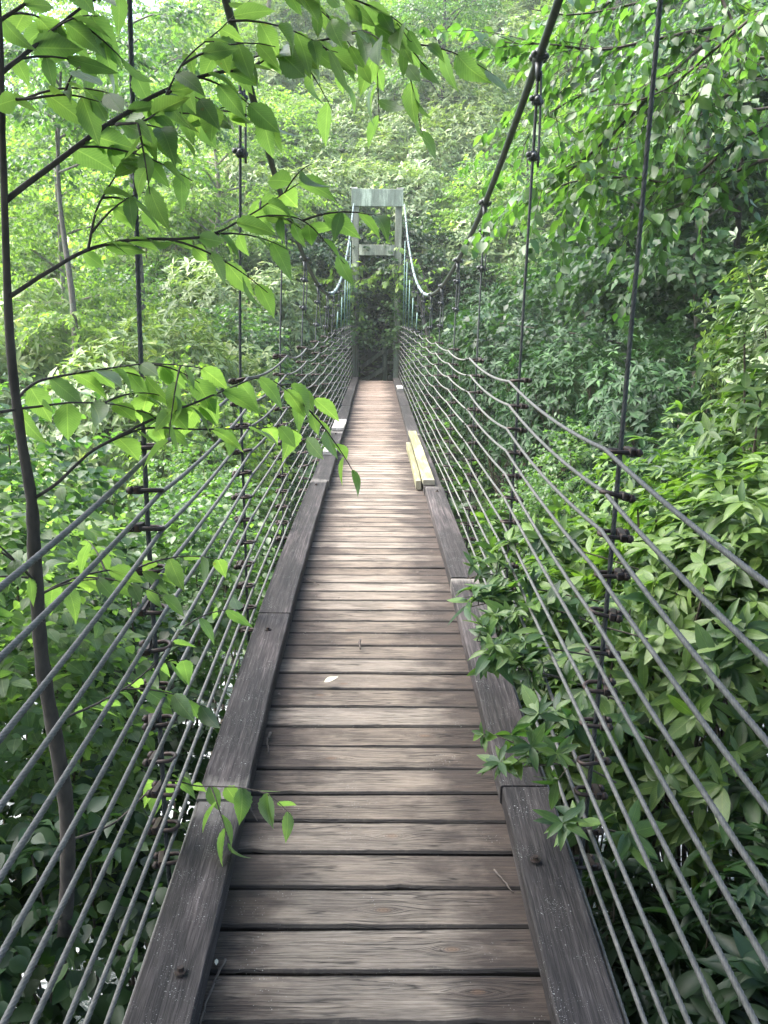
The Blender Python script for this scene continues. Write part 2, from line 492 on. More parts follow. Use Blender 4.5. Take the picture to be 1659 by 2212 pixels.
def build_deck():
    mb = MB()
    y = 1.934 - .158 * 19
    gaps = []
    seg = 26
    targets = [1.93 + .161 * k for k in range(-20, 12)]
    while y < DECK_END - .1:
        w = .1483 + rng.uniform(-.006, .006)
        gap = min(abs(rng.normal(.002, .002)), .006) + .0062
        if rng.random() < .06: gap += .008
        th = .045
        yc = y + w / 2
        z0 = float(deck_z(yc)); slope = float(deck_z(yc + .08) - deck_z(yc - .08)) / .16
        xl, xr = -.60 + rng.uniform(-.01, .01), .60 + rng.uniform(-.01, .01)
        xs = np.linspace(xl, xr, seg)
        b = .006
        lift = rng.normal(0, .0011); tilt = rng.normal(0, .006); twist = rng.normal(0, .010)
        rr = rng.random()
        nz = lambda s: np.cumsum(rng.normal(0, s, seg)) - 0
        e0 = nz(.0007); e1 = nz(.0007)
        e0 -= e0.mean(); e1 -= e1.mean()
        if rng.random() < .3:
            c = rng.uniform(-.45, .45); e0 += .008 * np.exp(-((xs - c) / .03) ** 2)
        prof = [(-w / 2 + b, 0), (w / 2 - b, 0), (w / 2, -b), (w / 2, -th + b), (w / 2 - b, -th), (-w / 2 + b, -th), (-w / 2, -th + b), (-w / 2, -b)]
        # keep a middle vertex row to let the board cup slightly
        prof[1:1] = [(-w / 2 + .013, 0), (0, -rng.uniform(0, .002)), (w / 2 - .013, 0)]
        V = np.zeros((seg, len(prof), 3))
        for j, (py, pzz) in enumerate(prof):
            e = e0 if py < 0 else (e1 if py > 0 else 0)
            V[:, j, 0] = xs
            V[:, j, 1] = yc + py + e + xs * rng.normal(0, .0)
            V[:, j, 2] = z0 + pzz + lift + (py * (slope + tilt)) + twist * xs * .3
        ly = np.tile([p[0] for p in prof], seg)
        kx = rng.uniform(-.3, .3); ky = rng.uniform(-.04, .04)
        if rng.random() < .45: kx = 5
        mb.add(V.reshape(-1, 3), [grid_faces(seg, len(prof)), np.arange(len(prof))[None, ::-1], (np.arange(len(prof)) + (seg - 1) * len(prof))[None]],
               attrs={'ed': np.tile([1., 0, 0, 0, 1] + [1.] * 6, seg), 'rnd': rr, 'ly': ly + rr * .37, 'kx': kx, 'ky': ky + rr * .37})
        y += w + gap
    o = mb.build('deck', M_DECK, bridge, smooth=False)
    o['label'] = 'weathered cross planks of the walkway, pinkish towards the far end'
    # joists beneath
    for xx in (-.42, .0, .42):
        m = MB()
        ys = np.arange(-2, DECK_END + .1, .5)
        for a, b_ in zip(ys[:-1], ys[1:]):
            za, zb = deck_z(a) - .052, deck_z(b_) - .052
            V = []
            for yy, zz in ((a, za), (b_, zb)):
                V += [(xx - .03, yy, zz), (xx + .03, yy, zz), (xx + .03, yy, zz - .14), (xx - .03, yy, zz - .14)]
            m.add(V, grid_faces(2, 4))
        m.build('joist', M_KERB, bridge, smooth=False)


def board_along(name, x0, x1, ya, yb, base, h, mat, label=None, warp=.003, bev=.005, zf=None, sub=None, yaw=0):
    """a board that follows the deck from ya to yb, `base` above the deck"""
    mb = MB(); n = max(4, int((yb - ya) / .09))
    ys = np.linspace(ya, yb, n)
    ww = x1 - x0
    prof = [(bev, h), (ww * .5, h), (ww - bev, h), (ww, h - bev), (ww, bev), (ww - bev, 0), (bev, 0), (0, bev), (0, h - bev)]
    V = np.zeros((n, len(prof), 3))
    rr = rng.random(); bow = rng.normal(0, .005)
    wv = np.cumsum(rng.normal(0, .0006, n)); wv -= wv.mean()
    w2 = np.cumsum(rng.normal(0, .0006, n)); w2 -= w2.mean()
    tt = np.linspace(-1, 1, n)
    for j, (pxx, pzz) in enumerate(prof):
        V[:, j, 0] = x0 + pxx + (wv if pxx < ww / 2 else w2) + bow * (1 - tt ** 2) + yaw * tt
        V[:, j, 1] = ys
        V[:, j, 2] = deck_z(ys) + base + pzz
    endd = np.minimum(ys - ya, yb - ys)
    mb.add(V.reshape(-1, 3), [grid_faces(n, len(prof))[:, ::-1], np.arange(len(prof))[None], (np.arange(len(prof)) + (n - 1) * len(prof))[None, ::-1]],
           attrs={'rnd': rr, 'endd': np.repeat(endd, len(prof))})
    o = mb.build(name, mat, bridge, smooth=False)
    if label: o['label'] = label
    return o


def bolt(parent, x, y, z, r=.017):
    mb = MB()
    th = np.linspace(0, 2 * np.pi, 17)[:-1]
    for (ra, za, rb, zb) in ((r, 0, r * .93, .004), ):
        V = [(x + ra * math.cos(a), y + ra * math.sin(a), z) for a in th] + [(x + rb * math.cos(a), y + rb * math.sin(a), z + zb) for a in th]
        mb.add(V, [grid_faces(2, 16), np.arange(16)[None] + 16])
    th = np.linspace(0, 2 * np.pi, 7)[:-1] + .3
    V = [(x + r * .55 * math.cos(a), y + r * .55 * math.sin(a), z + .004) for a in th] + [(x + r * .5 * math.cos(a), y + r * .5 * math.sin(a), z + .014) for a in th]
    mb.add(V, [grid_faces(2, 6), np.arange(6)[None] + 6])
    return mb.build('bolt', M_RUST, parent, smooth=False)


build_deck()
KL = [-2, 2.57, 4.16, 7.75, 11.4, 15.0, 18.6, 22.3]
KR = [-2, 2.66, 4.75, 7.5, 11.2, 15.0, 18.6, 22.3]
for s, K in ((-1, KL), (1, KR)):
    for a, b in zip(K[:-1], K[1:]):
        x0, x1 = (-.618, -.452) if s < 0 else (.452, .618)
        j = rng.uniform(-.006, .006)
        kb = board_along('kerb_board', x0 + j, x1 + j, a + .004, b - .004, .006, .078 + rng.uniform(-.004, .006), M_KERB, yaw=rng.uniform(-.004, .004))
        for yy in [b - .22]:
            if 3 < yy < 12:
                bolt(kb, (x0 + x1) / 2 + rng.uniform(-.02, .02), yy, float(deck_z(yy)) + .087)
kb = [c for c in bridge.children if c.name.startswith('kerb_board')]
bolt(kb[0], -.515, 1.86, float(deck_z(1.86)) + .087)
bolt(kb[7], .50, 2.28, float(deck_z(2.28)) + .087)
for x0, x1, a, b, base, h, mat, lab in (
        (-.60, -.446, 9.35, 9.8, .09, .036, M_WHITEBOARD, 'short bleached block on the left kerb, the nearer one'),
        (-.615, -.44, 11.55, 12.55, .09, .036, M_WHITEBOARD, 'short bleached block on the left kerb, the farther one'),
        (.443, .55, 7.57, 11.2, .092, .045, M_NEWBOARD, 'pale yellow board lying on top of the right kerb'),
        (.385, .438, 7.75, 10.4, .01, .085, M_NEWBOARD, 'narrow pale yellow board along the inner face of the right kerb'),
        (.48, .61, 18.3, 19.2, .09, .04, M_WHITEBOARD, 'small bleached block near the far end of the right kerb')):
    board_along('repair_board', x0, x1, a, b, base, h, mat, lab)

# ---- ropes
HK = [2.36 + 1.75 * (k - 0) for k in range(-2, 12)]        # hanger stations
MY = [-6, -2, .6, 2.36, 3.2, 4.1, 5.85, 7.6, 9.35, 11.1, 12.85, 14.6, 16.35, 18.1, 19.85, 21.6, 23.35]
MZ = [5.2, 3.45, 2.28, 1.68, 1.43, 1.173, .775, .526, .372, .337, .404, .589, .88, 1.294, 1.77, 2.38, 3.02]
def main_pts(s, y0, y1, n):
    pts = [(s * .675 + .030 + .010 * min(max(z, 0), 3), y, z) for y, z in zip(MY, MZ)]
    P = spline(pts, 600)
    ys = np.linspace(y0, y1, n)
    return np.stack([np.interp(ys, P[:, 1], P[:, k]) for k in range(3)], 1)


def hx(s, f):          # hanger x at fraction f up from the deck (0) to the net's top (1)
    return s * (.672 + .012 * f) + .010 * f


NR = 12
def ring_z(y, k): return float(top_z(y) + (deck_z(y) + .02 - top_z(y)) * k / (NR - 1))


def side_rope(s, k):
    mb = MB()
    st = [y for y in HK]
    st = [-3.4] + st + [23.3]
    near, far = [], []
    jit = {y: (rng.normal(0, .004), rng.normal(0, .006)) for y in st}
    P = []
    for a, b in zip(st[:-1], st[1:]):
        f = 1 - k / (NR - 1)
        sag = rng.uniform(.008, .018) + .026 * f ** 2 * rng.uniform(.6, 1.2)
        n = max(4, int((b - a) / (.0085 if b < 6 else .12)))
        t = np.linspace(0, 1, n, endpoint=False)
        xa, xb = hx(s, f) - s * .042 + jit[a][0], hx(s, f) - s * .042 + jit[b][0]
        za, zb = ring_z(a, k) + jit[a][1], ring_z(b, k) + jit[b][1]
        # hangs in a shallow curve, kinked at the hooks
        x = xa + (xb - xa) * t + s * 4 * t * (1 - t) * .006
        z = za + (zb - za) * t - 4 * t * (1 - t) * sag
        P.append(np.stack([x, a + (b - a) * t, z], 1))
    P = np.vstack(P)
    m = P[:, 1] > -1.2
    P = P[m]
    cut = np.searchsorted(P[:, 1], 6.0)
    tube(mb, P[:cut + 1], .0068, 18, twist=.085, lobes=6)
    tube(mb, P[cut:], .0062, 6)
    return mb.build('side_rope', M_ROPE, bridge)


for s in (-1, 1):
    for k in range(NR):
        side_rope(s, k)
    mb = MB()
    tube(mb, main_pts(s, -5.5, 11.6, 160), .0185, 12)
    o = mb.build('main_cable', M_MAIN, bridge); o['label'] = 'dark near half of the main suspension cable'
    mb = MB()
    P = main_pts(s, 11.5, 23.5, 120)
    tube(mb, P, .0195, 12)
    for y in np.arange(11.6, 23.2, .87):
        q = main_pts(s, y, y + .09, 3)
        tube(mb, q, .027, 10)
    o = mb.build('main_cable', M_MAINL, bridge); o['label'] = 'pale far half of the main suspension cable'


def blob(mb, c, r, sq=(1, 1, 1)):
    th = np.linspace(0, np.pi, 6); ph = np.arange(8) / 8 * 2 * np.pi
    V = np.array([[(math.sin(a) * math.cos(b)), (math.sin(a) * math.sin(b)), math.cos(a)] for a in th for b in ph])
    V = V * np.array(sq) * r + np.array(c)
    mb.add(V, grid_faces(6, 8))


def hook_mesh(s, near):
    """U hook reaching in from the hanger (at origin) with clamp and nuts outside"""
    mb = MB()
    seg = 12 if near else 7
    a = np.linspace(-np.pi / 2, np.pi / 2, seg)
    rr = .024
    P = [(s * .052, -rr, -.004)] + [(-s * (.020 + rr * math.cos(t)), rr * math.sin(t), 0) for t in a] + [(s * .052, rr, -.004)]
    tube(mb, P, .0066, 8 if near else 5)
    # saddle block and nuts
    box(mb, min(s * .012, s * .034), max(s * .012, s * .034), -.034, .034, -.013, .011, .004)
    for yy in (-rr, rr):
        tube(mb, [(s * .034, yy, -.002), (s * .047, yy, -.003)], .0125, 6)
    return mb


hook_near = {}; hook_far = {}
for s in (-1, 1):
    o = hook_mesh(s, True).build('hook', M_RUST); hook_near[s] = o.data; bpy.data.objects.remove(o)
for s in (-1, 1):
    for hk_i, y in enumerate(HK):
        if y < -.5: continue
        h = MB()
        f = lambda z: (z - ring_z(y, NR - 1)) / (top_z(y) - ring_z(y, NR - 1))
        zt = float(main_pts(s, y, y + .01, 2)[0, 2]); xt = float(main_pts(s, y, y + .01, 2)[0, 0])
        zb = float(deck_z(y)) - .16
        lean = rng.normal(0, .004)
        pts = [(hx(s, 0) - s * .01, y, zb), (hx(s, 0) + lean, y, zb + .2), (hx(s, .5), y, ring_z(y, 6)), (hx(s, 1), y, float(top_z(y))),
               ((hx(s, 1) * .4 + xt * .6), y, float(top_z(y)) * .4 + zt * .6), (xt, y, zt - .03)]
        L = zt - zb
        P = spline(pts, int(L / (.011 if y < 5 else .08)) + 4)
        if y < 5: tube(h, P, .0078, 16, twist=.10, lobes=6)
        else: tube(h, P, .0068, 6)
        far = y > 12
        for q in ([.0, .16, .40] if y < 12 else [0, .1, .32]):
            z = zt - q - (.0 if q == 0 else .02)
            xx = xt + (hx(s, 1) - xt) * q / max(zt - top_z(y), .3)
            if q == 0:    # band round the main cable
                M = main_pts(s, y - .035, y + .035, 4)
                tube(h, M, .0285, 10)
                for dy in (-.026, .026):
                    blob(h, (xx - .027, y + dy, z + .004), .016); blob(h, (xx + .027, y + dy, z - .004), .016)
                tube(h, [(xx, y, z - .02), (xx, y, z - .10)], [.018, .010], 8)
            else:
                box(h, xx - .022, xx + .022, y - .020, y + .020, z - .022, z + .020, .008)
                blob(h, (xx - .024, y - .01, z + .005), .013); blob(h, (xx + .022, y + .006, z - .006), .014); blob(h, (xx, y - .02, z), .013)
        if zt - top_z(y) > .5:      # doubled tail of the rope below the band
            q0, q1 = .06, .47
            tail = spline([(xt + .012, y - .004, zt - q0), (xt + .017, y - .006, zt - .25), (xt + .012 + rng.normal(0, .01), y - .012, zt - q1)], 12)
            tube(h, tail, .006, 6)
        if far:                      # hooks too small to stand alone
            for k in range(NR):
                fz = ring_z(y, k); ff = 1 - k / (NR - 1)
                m2 = hook_mesh(s, False)
                off = np.array([hx(s, ff), y, fz])
                for V, in zip(m2.V): pass
                base = 0
                allV = np.vstack(m2.V) + off
                h.add(allV, [fc for fc in m2.F])
        o = h.build('hanger', M_HANG, bridge)
        if not far:
            for k in range(NR):
                ff = 1 - k / (NR - 1)
                c = bpy.data.objects.new('hook', hook_near[s]); COL.objects.link(c); c.parent = o
                c.location = (hx(s, ff) + rng.normal(0, .003), y, ring_z(y, k) + rng.normal(0, .004))
                c.rotation_euler = (rng.normal(0, .10), rng.normal(0, .08), rng.normal(0, .16))
        if y > 13.5:
            m = MB(); zz = zt - .45
            if zz > top_z(y) + .1:
                tube(m, [(hx(s, 1) * .5 + xt * .5, y - .002, zz), (hx(s, 1), y - .002, float(top_z(y)) + .03)], .010, 8)
                m.build('sleeve', M_SLEEVE, o)

# ---- far tower
TWY = 23.6
tower = empty('bridge_tower', (0, TWY, -1.9), 0, 'grey timber portal tower with two crossbeams holding the main cables at the far end', 'tower')
def tower_part(name, x0, x1, y0, y1, z0, z1, bev=.008, mat=M_TOWER, par=None, lab=None, M=None):
    mb = MB(); box(mb, x0, x1, y0 - TWY, y1 - TWY, z0 + 1.9, z1 + 1.9, bev, M=M, attrs={'rnd': rng.random(), 'endd': 1.0})
    o = mb.build(name, mat, par or tower, smooth=False)
    if lab: o['label'] = lab
    return o
tower_part('post', -.66, -.48, TWY - .1, TWY + .1, -2.1, 3.06)
tower_part('post', .50, .68, TWY - .1, TWY + .1, -2.1, 3.06)
tower_part('crossbeam', -.68, .71, TWY - .16, TWY - .103, 2.98, 3.42, lab='wide top crossbeam bleached pale grey', mat=wood_kerb_mat('bleached_beam', stops=[(.3, (.08, .10, .07)), (.5, (.15, .18, .13)), (.7, (.24, .26, .21))], lichen=.2))
tower_part('crossbeam', -.47, .49, TWY - .155, TWY - .103, 1.72, 2.0)
for s in (-.61, .63):
    c = tower_part('cap_plate', s - .1, s + .1, TWY - .14, TWY + .14, 3.423, 3.455, mat=M_WHITEBOARD)

# ---- stair railing past the tower
rail = empty('stair_railing', (.33, 25.3, -2.0), 0, 'grey timber stair railing sloping down in the dark gap behind the tower', 'railing')
def bar(name, p, q, w, h):
    p, q = Vector(p) - rail.location, Vector(q) - rail.location
    d = q - p; L = d.length
    M = Matrix.Translation(p) @ d.to_track_quat('Y', 'Z').to_matrix().to_4x4()
    mb = MB(); box(mb, -w / 2, w / 2, 0, L, -h / 2, h / 2, .006, M=M, attrs={'rnd': rng.random(), 'endd': 1.0})
    return mb.build(name, M_TOWER, rail, smooth=False)
bar('post', px(831, 905, 25.0), px(831, 742, 24.6), .13, .10)
bar('handrail', px(779, 795, 24.8), px(831, 757, 24.4), .07, .12)
bar('lower_rail', px(779, 826, 24.8), px(829, 797, 24.4), .07, .12)
bar('top_rail', px(833, 741, 24.45), px(852, 741, 24.6), .07, .09)
bar('top_rail', px(834, 783, 24.65), px(852, 783, 24.7), .07, .09)

# ------------------------------------------------------------------ leaves
def leaf_template(n=4, wmax=.18, shape='lance', fold=.25, droop=.25, serr=0.0, petiole=.0):
    t = np.linspace(0, 1, n + 1)
    if shape == 'lance': w = np.sin(np.pi * t ** .85) ** .9
    elif shape == 'ovate': w = np.maximum(np.sin(np.pi * t ** .80), 0) ** .9 * (1.08 - .4 * t ** 2)
    else: w = np.sin(np.pi * t)
    w = np.maximum(w, 0) * wmax
    if serr: w = w * (1 + serr * np.where(np.arange(n + 1) % 2, 1, -1))
    w[0] = .012; w[-1] = .002
    z = -droop * t ** 2
    y = t * (1 - droop * .2 * t) + petiole
    V = []; UV = []
    for i in range(n + 1):
        V += [(-w[i], y[i] - (.03 * serr * 10 if serr and i % 2 else 0), z[i] + fold * w[i]), (0, y[i], z[i]), (w[i], y[i] - (.03 * serr * 10 if serr and i % 2 else 0), z[i] + fold * w[i])]
        UV += [(.5 - w[i] / wmax / 2, t[i]), (.5, t[i]), (.5 + w[i] / wmax / 2, t[i])]
    F = []
    for i in range(n):
        a = 3 * i
        F += [(a, a + 1, a + 4, a + 3), (a + 1, a + 2, a + 5, a + 4)]
    return np.array(V, float), np.array(F), np.array(UV)


def kite(w=.2, fold=.3, droop=.15):
    V = np.array([(0, 0, 0), (-w, .45, fold * w), (0, 1, -droop), (w, .45, fold * w)], float)
    F = np.array([(0, 2, 1), (0, 3, 2)])
    return V, F, np.array([(.5, 0), (0, .5), (.5, 1), (1, .5)])


def norm(a): return a / (np.linalg.norm(a, axis=-1, keepdims=True) + 1e-9)


def put_leaves(mb, tmpls, pos, axis, normal, size, widthj=.15):
    pos = np.asarray(pos); axis = norm(np.asarray(axis)); n = len(pos)
    side = norm(np.cross(axis, normal)); nn = np.cross(side, axis)
    size = np.broadcast_to(size, (n,))
    pick = rng.integers(0, len(tmpls), n)
    for ti, (V, F, UV) in enumerate(tmpls):
        m = pick == ti; k = int(m.sum())
        if not k: continue
        wj = 1 + rng.uniform(-widthj, widthj, k)
        W = pos[m][:, None] + size[m][:, None, None] * (V[None, :, 0:1] * wj[:, None, None] * side[m][:, None] + V[None, :, 1:2] * axis[m][:, None] + V[None, :, 2:3] * nn[m][:, None])
        FF = (F[None] + (np.arange(k) * len(V))[:, None, None]).reshape(-1, F.shape[1])
        mb.add(W.reshape(-1, 3), FF, np.tile(UV, (k, 1)))


def rand_dirs(n):
    v = rng.normal(size=(n, 3)); return norm(v)


LANCE_HI = [leaf_template(5, w, 'lance', f, d) for w, f, d in ((.15, .35, .18), (.18, .2, .05), (.17, .5, .30))]
LANCE_LO = [leaf_template(2, w, 'lance', f, d) for w, f, d in ((.14, .35, .25), (.17, .3, .1))]
OVATE_HI = [leaf_template(16, w, 'ovate', f, d, .06) for w, f, d in ((.235, .18, .22), (.27, .30, .12), (.21, .1, .38), (.245, -.1, .05), (.24, .45, .5))]
OVATE_MID = [leaf_template(5, w, 'ovate', f, d) for w, f, d in ((.30, .2, .2), (.34, .3, .1))]
OVATE_LO = [leaf_template(2, w, 'ovate', f, d) for w, f, d in ((.34, .3, .2), (.38, .2, .1))]
KITES = [kite(.2), kite(.26, .2, .3)]
OKITES = [kite(.36), kite(.42, .2, .3)]


def whorls(mb, tm, P, D, per, size, open_=(.15, .9)):
    """rosettes of leaves at points P pointing along D"""
    n = len(P); D = norm(D)
    k = rng.integers(per[0], per[1] + 1, n)
    idx = np.repeat(np.arange(n), k)
    N = len(idx)
    a = norm(np.cross(D, np.array([.31, .2, .93]))); b = np.cross(D, a)
    ang = rng.uniform(0, 2 * np.pi, N)
    el = rng.uniform(open_[0], open_[1], N) - .15
    rad = np.cos(ang)[:, None] * a[idx] + np.sin(ang)[:, None] * b[idx]
    ax = norm(rad * np.cos(el)[:, None] + D[idx] * np.sin(el)[:, None] + np.array([0, 0, -.22]))
    nrm = norm(D[idx] - rad * .3 + rng.normal(0, .15, (N, 3)))
    s = size * rng.uniform(.45, 1.2, N) * rng.uniform(.65, 1.25, n)[idx]
    put_leaves(mb, tm, P[idx] + D[idx] * rng.uniform(-.25, .1, N)[:, None] * size * .5, ax, nrm, s)


def lump(D, seed, k=7):
    r = np.random.default_rng(seed)
    C = norm(r.normal(size=(k, 3)) + np.array([0, 0, .35]))
    w = r.uniform(.5, 1, k)
    v = (np.exp(-(1 - D @ C.T) * 6) * w).max(1)
    return v


def bush(name, loc, rx, ry, rz, n, leaf, tm, mat, stem_mat=M_STEM, seed=0, per=(6, 9), label=None, cat='bush', group=None, kind='whorl', deep=.55, stems=14, flat=.25, face=None, low=0.0):
    """rounded, lumpy shrub: lumps of leaf rosettes carried by curved stems. Origin at its foot"""
    root = empty(name, loc, 0, label, cat, group)
    D = rand_dirs(n * 2); D[:, 2] = np.abs(D[:, 2]) * 1.0 - flat * rng.random(n * 2)
    D = norm(D)
    if face is not None:      # thin the side nobody sees
        keep = (D @ np.array(face) > -.35) | (rng.random(len(D)) < .3); D = D[keep]
    D = D[:n]; n = len(D)
    r = (.62 + .42 * lump(D, seed) + rng.normal(0, .03, n)) * (rng.uniform(deep ** 2, 1, n) ** .5)
    C = np.array([0, 0, rz * .55])
    P = C + D * r[:, None] * np.array([rx, ry, rz * .72])
    P[:, 2] = np.maximum(P[:, 2], .05)
    if low:
        kp = rng.random(n) > low * np.clip(1.25 - P[:, 2] / (rz * .6), 0, 1); P = P[kp]; D = D[kp]; n = len(P)
    out = norm(D * np.array([1, 1, .8]) + np.array([0, 0, .55]) + rng.normal(0, .28, (n, 3)))
    mb = MB()
    if kind == 'whorl':
        whorls(mb, tm, P, out, per, leaf)
    else:
        sprays(mb, tm, P, norm(out * np.array([1, 1, .35])), per, leaf, mb_tw=None)
    mb.build('foliage', mat, root, uv=tm is LANCE_HI or tm is OVATE_HI or tm is OVATE_MID)
    st = MB()
    pick = rng.choice(n, min(n, stems * 5), replace=False)
    for q in range(stems):
        a = P[pick[q]]
        base = np.array([rng.normal(0, .14) * rx, rng.normal(0, .14) * ry, -.1])
        mid = base * .4 + a * .6 + np.array([0, 0, -.10 * rz]) + rng.normal(0, .08, 3) * rx
        L = spline([base, base * .7 + mid * .3 + rng.normal(0, .05, 3), mid, a], 9)
        tube(st, L, np.linspace(.020, .005, 9) * (.6 + rx * .45), 5, cap=False)
        for e in range(4):
            b_ = P[pick[(stems + q * 4 + e) % len(pick)]]
            if np.linalg.norm(b_ - L[5]) < 1.1 * rx:
                j = rng.integers(4, 7)
                tube(st, spline([L[j], (L[j] + b_) / 2 + rng.normal(0, .06, 3) * rx, b_], 6), np.linspace(.008, .003, 6) * (.6 + rx * .3), 4, cap=False)
    st.build('stems', stem_mat, root)
    return root


def sprays(mb, tm, P, D, per, leaf, mb_tw=None, length=None, droop=.35):
    """flat twigs with alternate leaves hanging on both sides"""
    n = len(P); D = norm(D)
    k = rng.integers(per[0], per[1] + 1, n)
    idx = np.repeat(np.arange(n), k)
    t = np.concatenate([(np.arange(a) + .5) / a for a in k])
    sgn = np.concatenate([np.where(np.arange(a) % 2, 1, -1) for a in k])
    L = (length or leaf * 4) * rng.uniform(.6, 1.2, n)
    pos = P[idx] + D[idx] * (t * L[idx])[:, None] + np.array([0, 0, -1]) * (droop * t ** 2 * L[idx])[:, None]
    side = norm(np.cross(D[idx], np.array([0, 0, 1.])) + 1e-6) * sgn[:, None]
    N = len(idx)
    ax = norm(D[idx] * rng.uniform(.3, .9, N)[:, None] + side * rng.uniform(.4, 1.0, N)[:, None] + np.array([0, 0, -1]) * rng.uniform(.1, .9, N)[:, None] + rng.normal(0, .15, (N, 3)))
    nrm = norm(np.array([0, 0, 1.]) + rng.normal(0, .45, (N, 3)))
    put_leaves(mb, tm, pos, ax, nrm, leaf * rng.uniform(.6, 1.15, N))
    if mb_tw is not None:
        for i in range(n):
            tt = np.linspace(0, 1, 5)[:, None]
            tube(mb_tw, P[i] + D[i] * tt * L[i] + np.array([0, 0, -1]) * droop * tt ** 2 * L[i], np.linspace(.003, .001, 5) * max(leaf / .08, 1), 3, cap=False)


def tree(name, loc, trunk_pts, crown_r, n_limb, n_spray, leaf, tm, mat, bark, label=None, cat='tree', group=None, r0=.12, per=(9, 15), lens=.45, flatz=.55, crown_from=.35):
    """trunk with limbs; layered sprays of leaves along the limbs. Origin at its foot"""
    root = empty(name, loc, 0, label, cat, group)
    T = spline(trunk_pts, 24)
    tr = MB(); tube(tr, T, np.linspace(r0, r0 * .25, 24), 9)
    cr = MB()
    for q in range(n_limb):
        f = crown_from + (1 - crown_from) * (q + rng.random()) / n_limb
        i = min(22, int(f * 23)); a = T[i]
        az = q * 2.4 + rng.uniform(-.5, .5)
        reach = crown_r * (1.15 - .7 * (f - crown_from) / (1 - crown_from)) * rng.uniform(.7, 1.1)
        d = np.array([math.cos(az), math.sin(az), 0])
        end = a + d * reach + np.array([0, 0, reach * rng.uniform(-.05, .45)])
        mid = (a + end) / 2 + np.array([0, 0, reach * .12]) + rng.normal(0, .06, 3) * reach
        L = spline([a, mid, end], 12)
        tube(tr, L, np.linspace(r0 * .32, .006, 12), 5, cap=False)
        m = n_spray // n_limb
        tt = rng.uniform(.25, 1, m) ** .8
        j = (tt * 11); j0 = np.minimum(j.astype(int), 10); fr = (j - j0)[:, None]
        P = L[j0] * (1 - fr) + L[j0 + 1] * fr
        sd = rng.normal(size=(m, 3)) * np.array([1, 1, flatz * .4]) + d * .5
        sd = norm(sd)
        off = sd * rng.uniform(0, .28 * crown_r, m)[:, None]
        P = P + off
        sprays(cr, tm, P, sd, per, leaf, length=lens)
    cr.build('crown', mat, root, uv=tm is OVATE_MID)
    tr.build('trunk', bark, root)
    return root


def copy_tree(o, parent=None):
    c = o.copy(); COL.objects.link(c); c.parent = parent
    for ch in list(o.children):
        d = ch.copy(); COL.objects.link(d); d.parent = c
    return c


# ------------------------------------------------------------------ foreground sapling, traced branch by branch
def traced(name, loc, label, cat, trunk, branches, mat, bark, tm, leaf, step, sub=.35, hang=.8, uv=True, per_sub=(4, 7), r_tr=(.017, .010), jitter=.35, lsub=.22, group=None, zsub=.7, dsub=.35):
    root = empty(name, loc, 0, label, cat, group)
    o = np.array(loc, float)
    tr = MB()
    if trunk:
        T = spline([px(*p) for p in trunk['p']], 60) - o
        tube(tr, T, np.interp(np.linspace(0, 1, 60), np.linspace(0, 1, len(trunk['r'])), trunk['r']) * (1 + .05 * rng.normal(size=60)), 10)
    tr.build('trunk', bark, root)
    for br in branches:
        bm = MB(); lm = MB()
        P = [px(*p) for p in br['p']]
        n = 40
        S = spline(P, n) - o
        L = float(np.linalg.norm(np.diff(S, axis=0), axis=1).sum())
        S[3:-1] += np.cumsum(rng.normal(0, .0012 * L, (n - 4, 3)), 0) * .5
        r0, r1 = br.get('r', (.006, .0018))
        tube(bm, S, np.linspace(r0, r1, n), 6)
        pos = []; dirs = []
        def along(C, a, b, stp):
            s = np.concatenate([[0], np.cumsum(np.linalg.norm(np.diff(C, axis=0), axis=1))])
            q = np.arange(a * s[-1], b * s[-1], stp) + rng.uniform(-.2, .2) * stp
            Q = np.stack([np.interp(q, s, C[:, k]) for k in range(3)], 1)
            Q2 = np.stack([np.interp(q + .01, s, C[:, k]) for k in range(3)], 1)
            return Q, norm(Q2 - Q + 1e-6)
        Q, D = along(S, br.get('from', .12), 1.0, step)
        pos.append(Q); dirs.append(D)
        Q, D = along(S, br.get('from', .12), .97, sub * .5)
        for q, d in zip(Q, D):
            if rng.random() > br.get('sub', .8): continue
            out = norm(d * .8 + rng.normal(0, .6, 3) * np.array([1, .8, zsub]))
            ln = lsub * rng.uniform(.5, 1.25)
            t = np.linspace(0, 1, 7)[:, None]
            C = q + out * t * ln + np.array([0, 0, -dsub]) * ln * t ** 2
            tube(bm, C, np.linspace(.0028, .0010, 7) * max(leaf / .1, .6), 4, cap=False)
            a, b = along(C, .25, 1.02, step * .8)
            pos.append(a); dirs.append(b)
        P_ = np.vstack(pos); D_ = np.vstack(dirs); N = len(P_)
        tocam = norm(np.array(tuple(CAMP)) - o - P_)
        side = norm(np.cross(D_, np.array([0, 0, 1.])) + 1e-6) * np.where(np.arange(N) % 2, 1, -1)[:, None]
        ax = norm(D_ * rng.uniform(.2, .9, N)[:, None] + side * rng.uniform(.1, .8, N)[:, None] + np.array([0, 0, -1]) * rng.uniform(.4, 1.3, N)[:, None] * hang + rng.normal(0, .2, (N, 3)))
        nrm = norm(np.array([0, 0, .8]) + np.array([-.4, .35, 0]) + rng.normal(0, jitter, (N, 3)))
        sz = leaf * rng.uniform(.62, 1.12, N)
        put_leaves(lm, tm, P_, ax, nrm, sz)
        b_ = bm.build('branch', bark, root)
        lm.build('foliage', mat, b_, uv=uv)
    return root


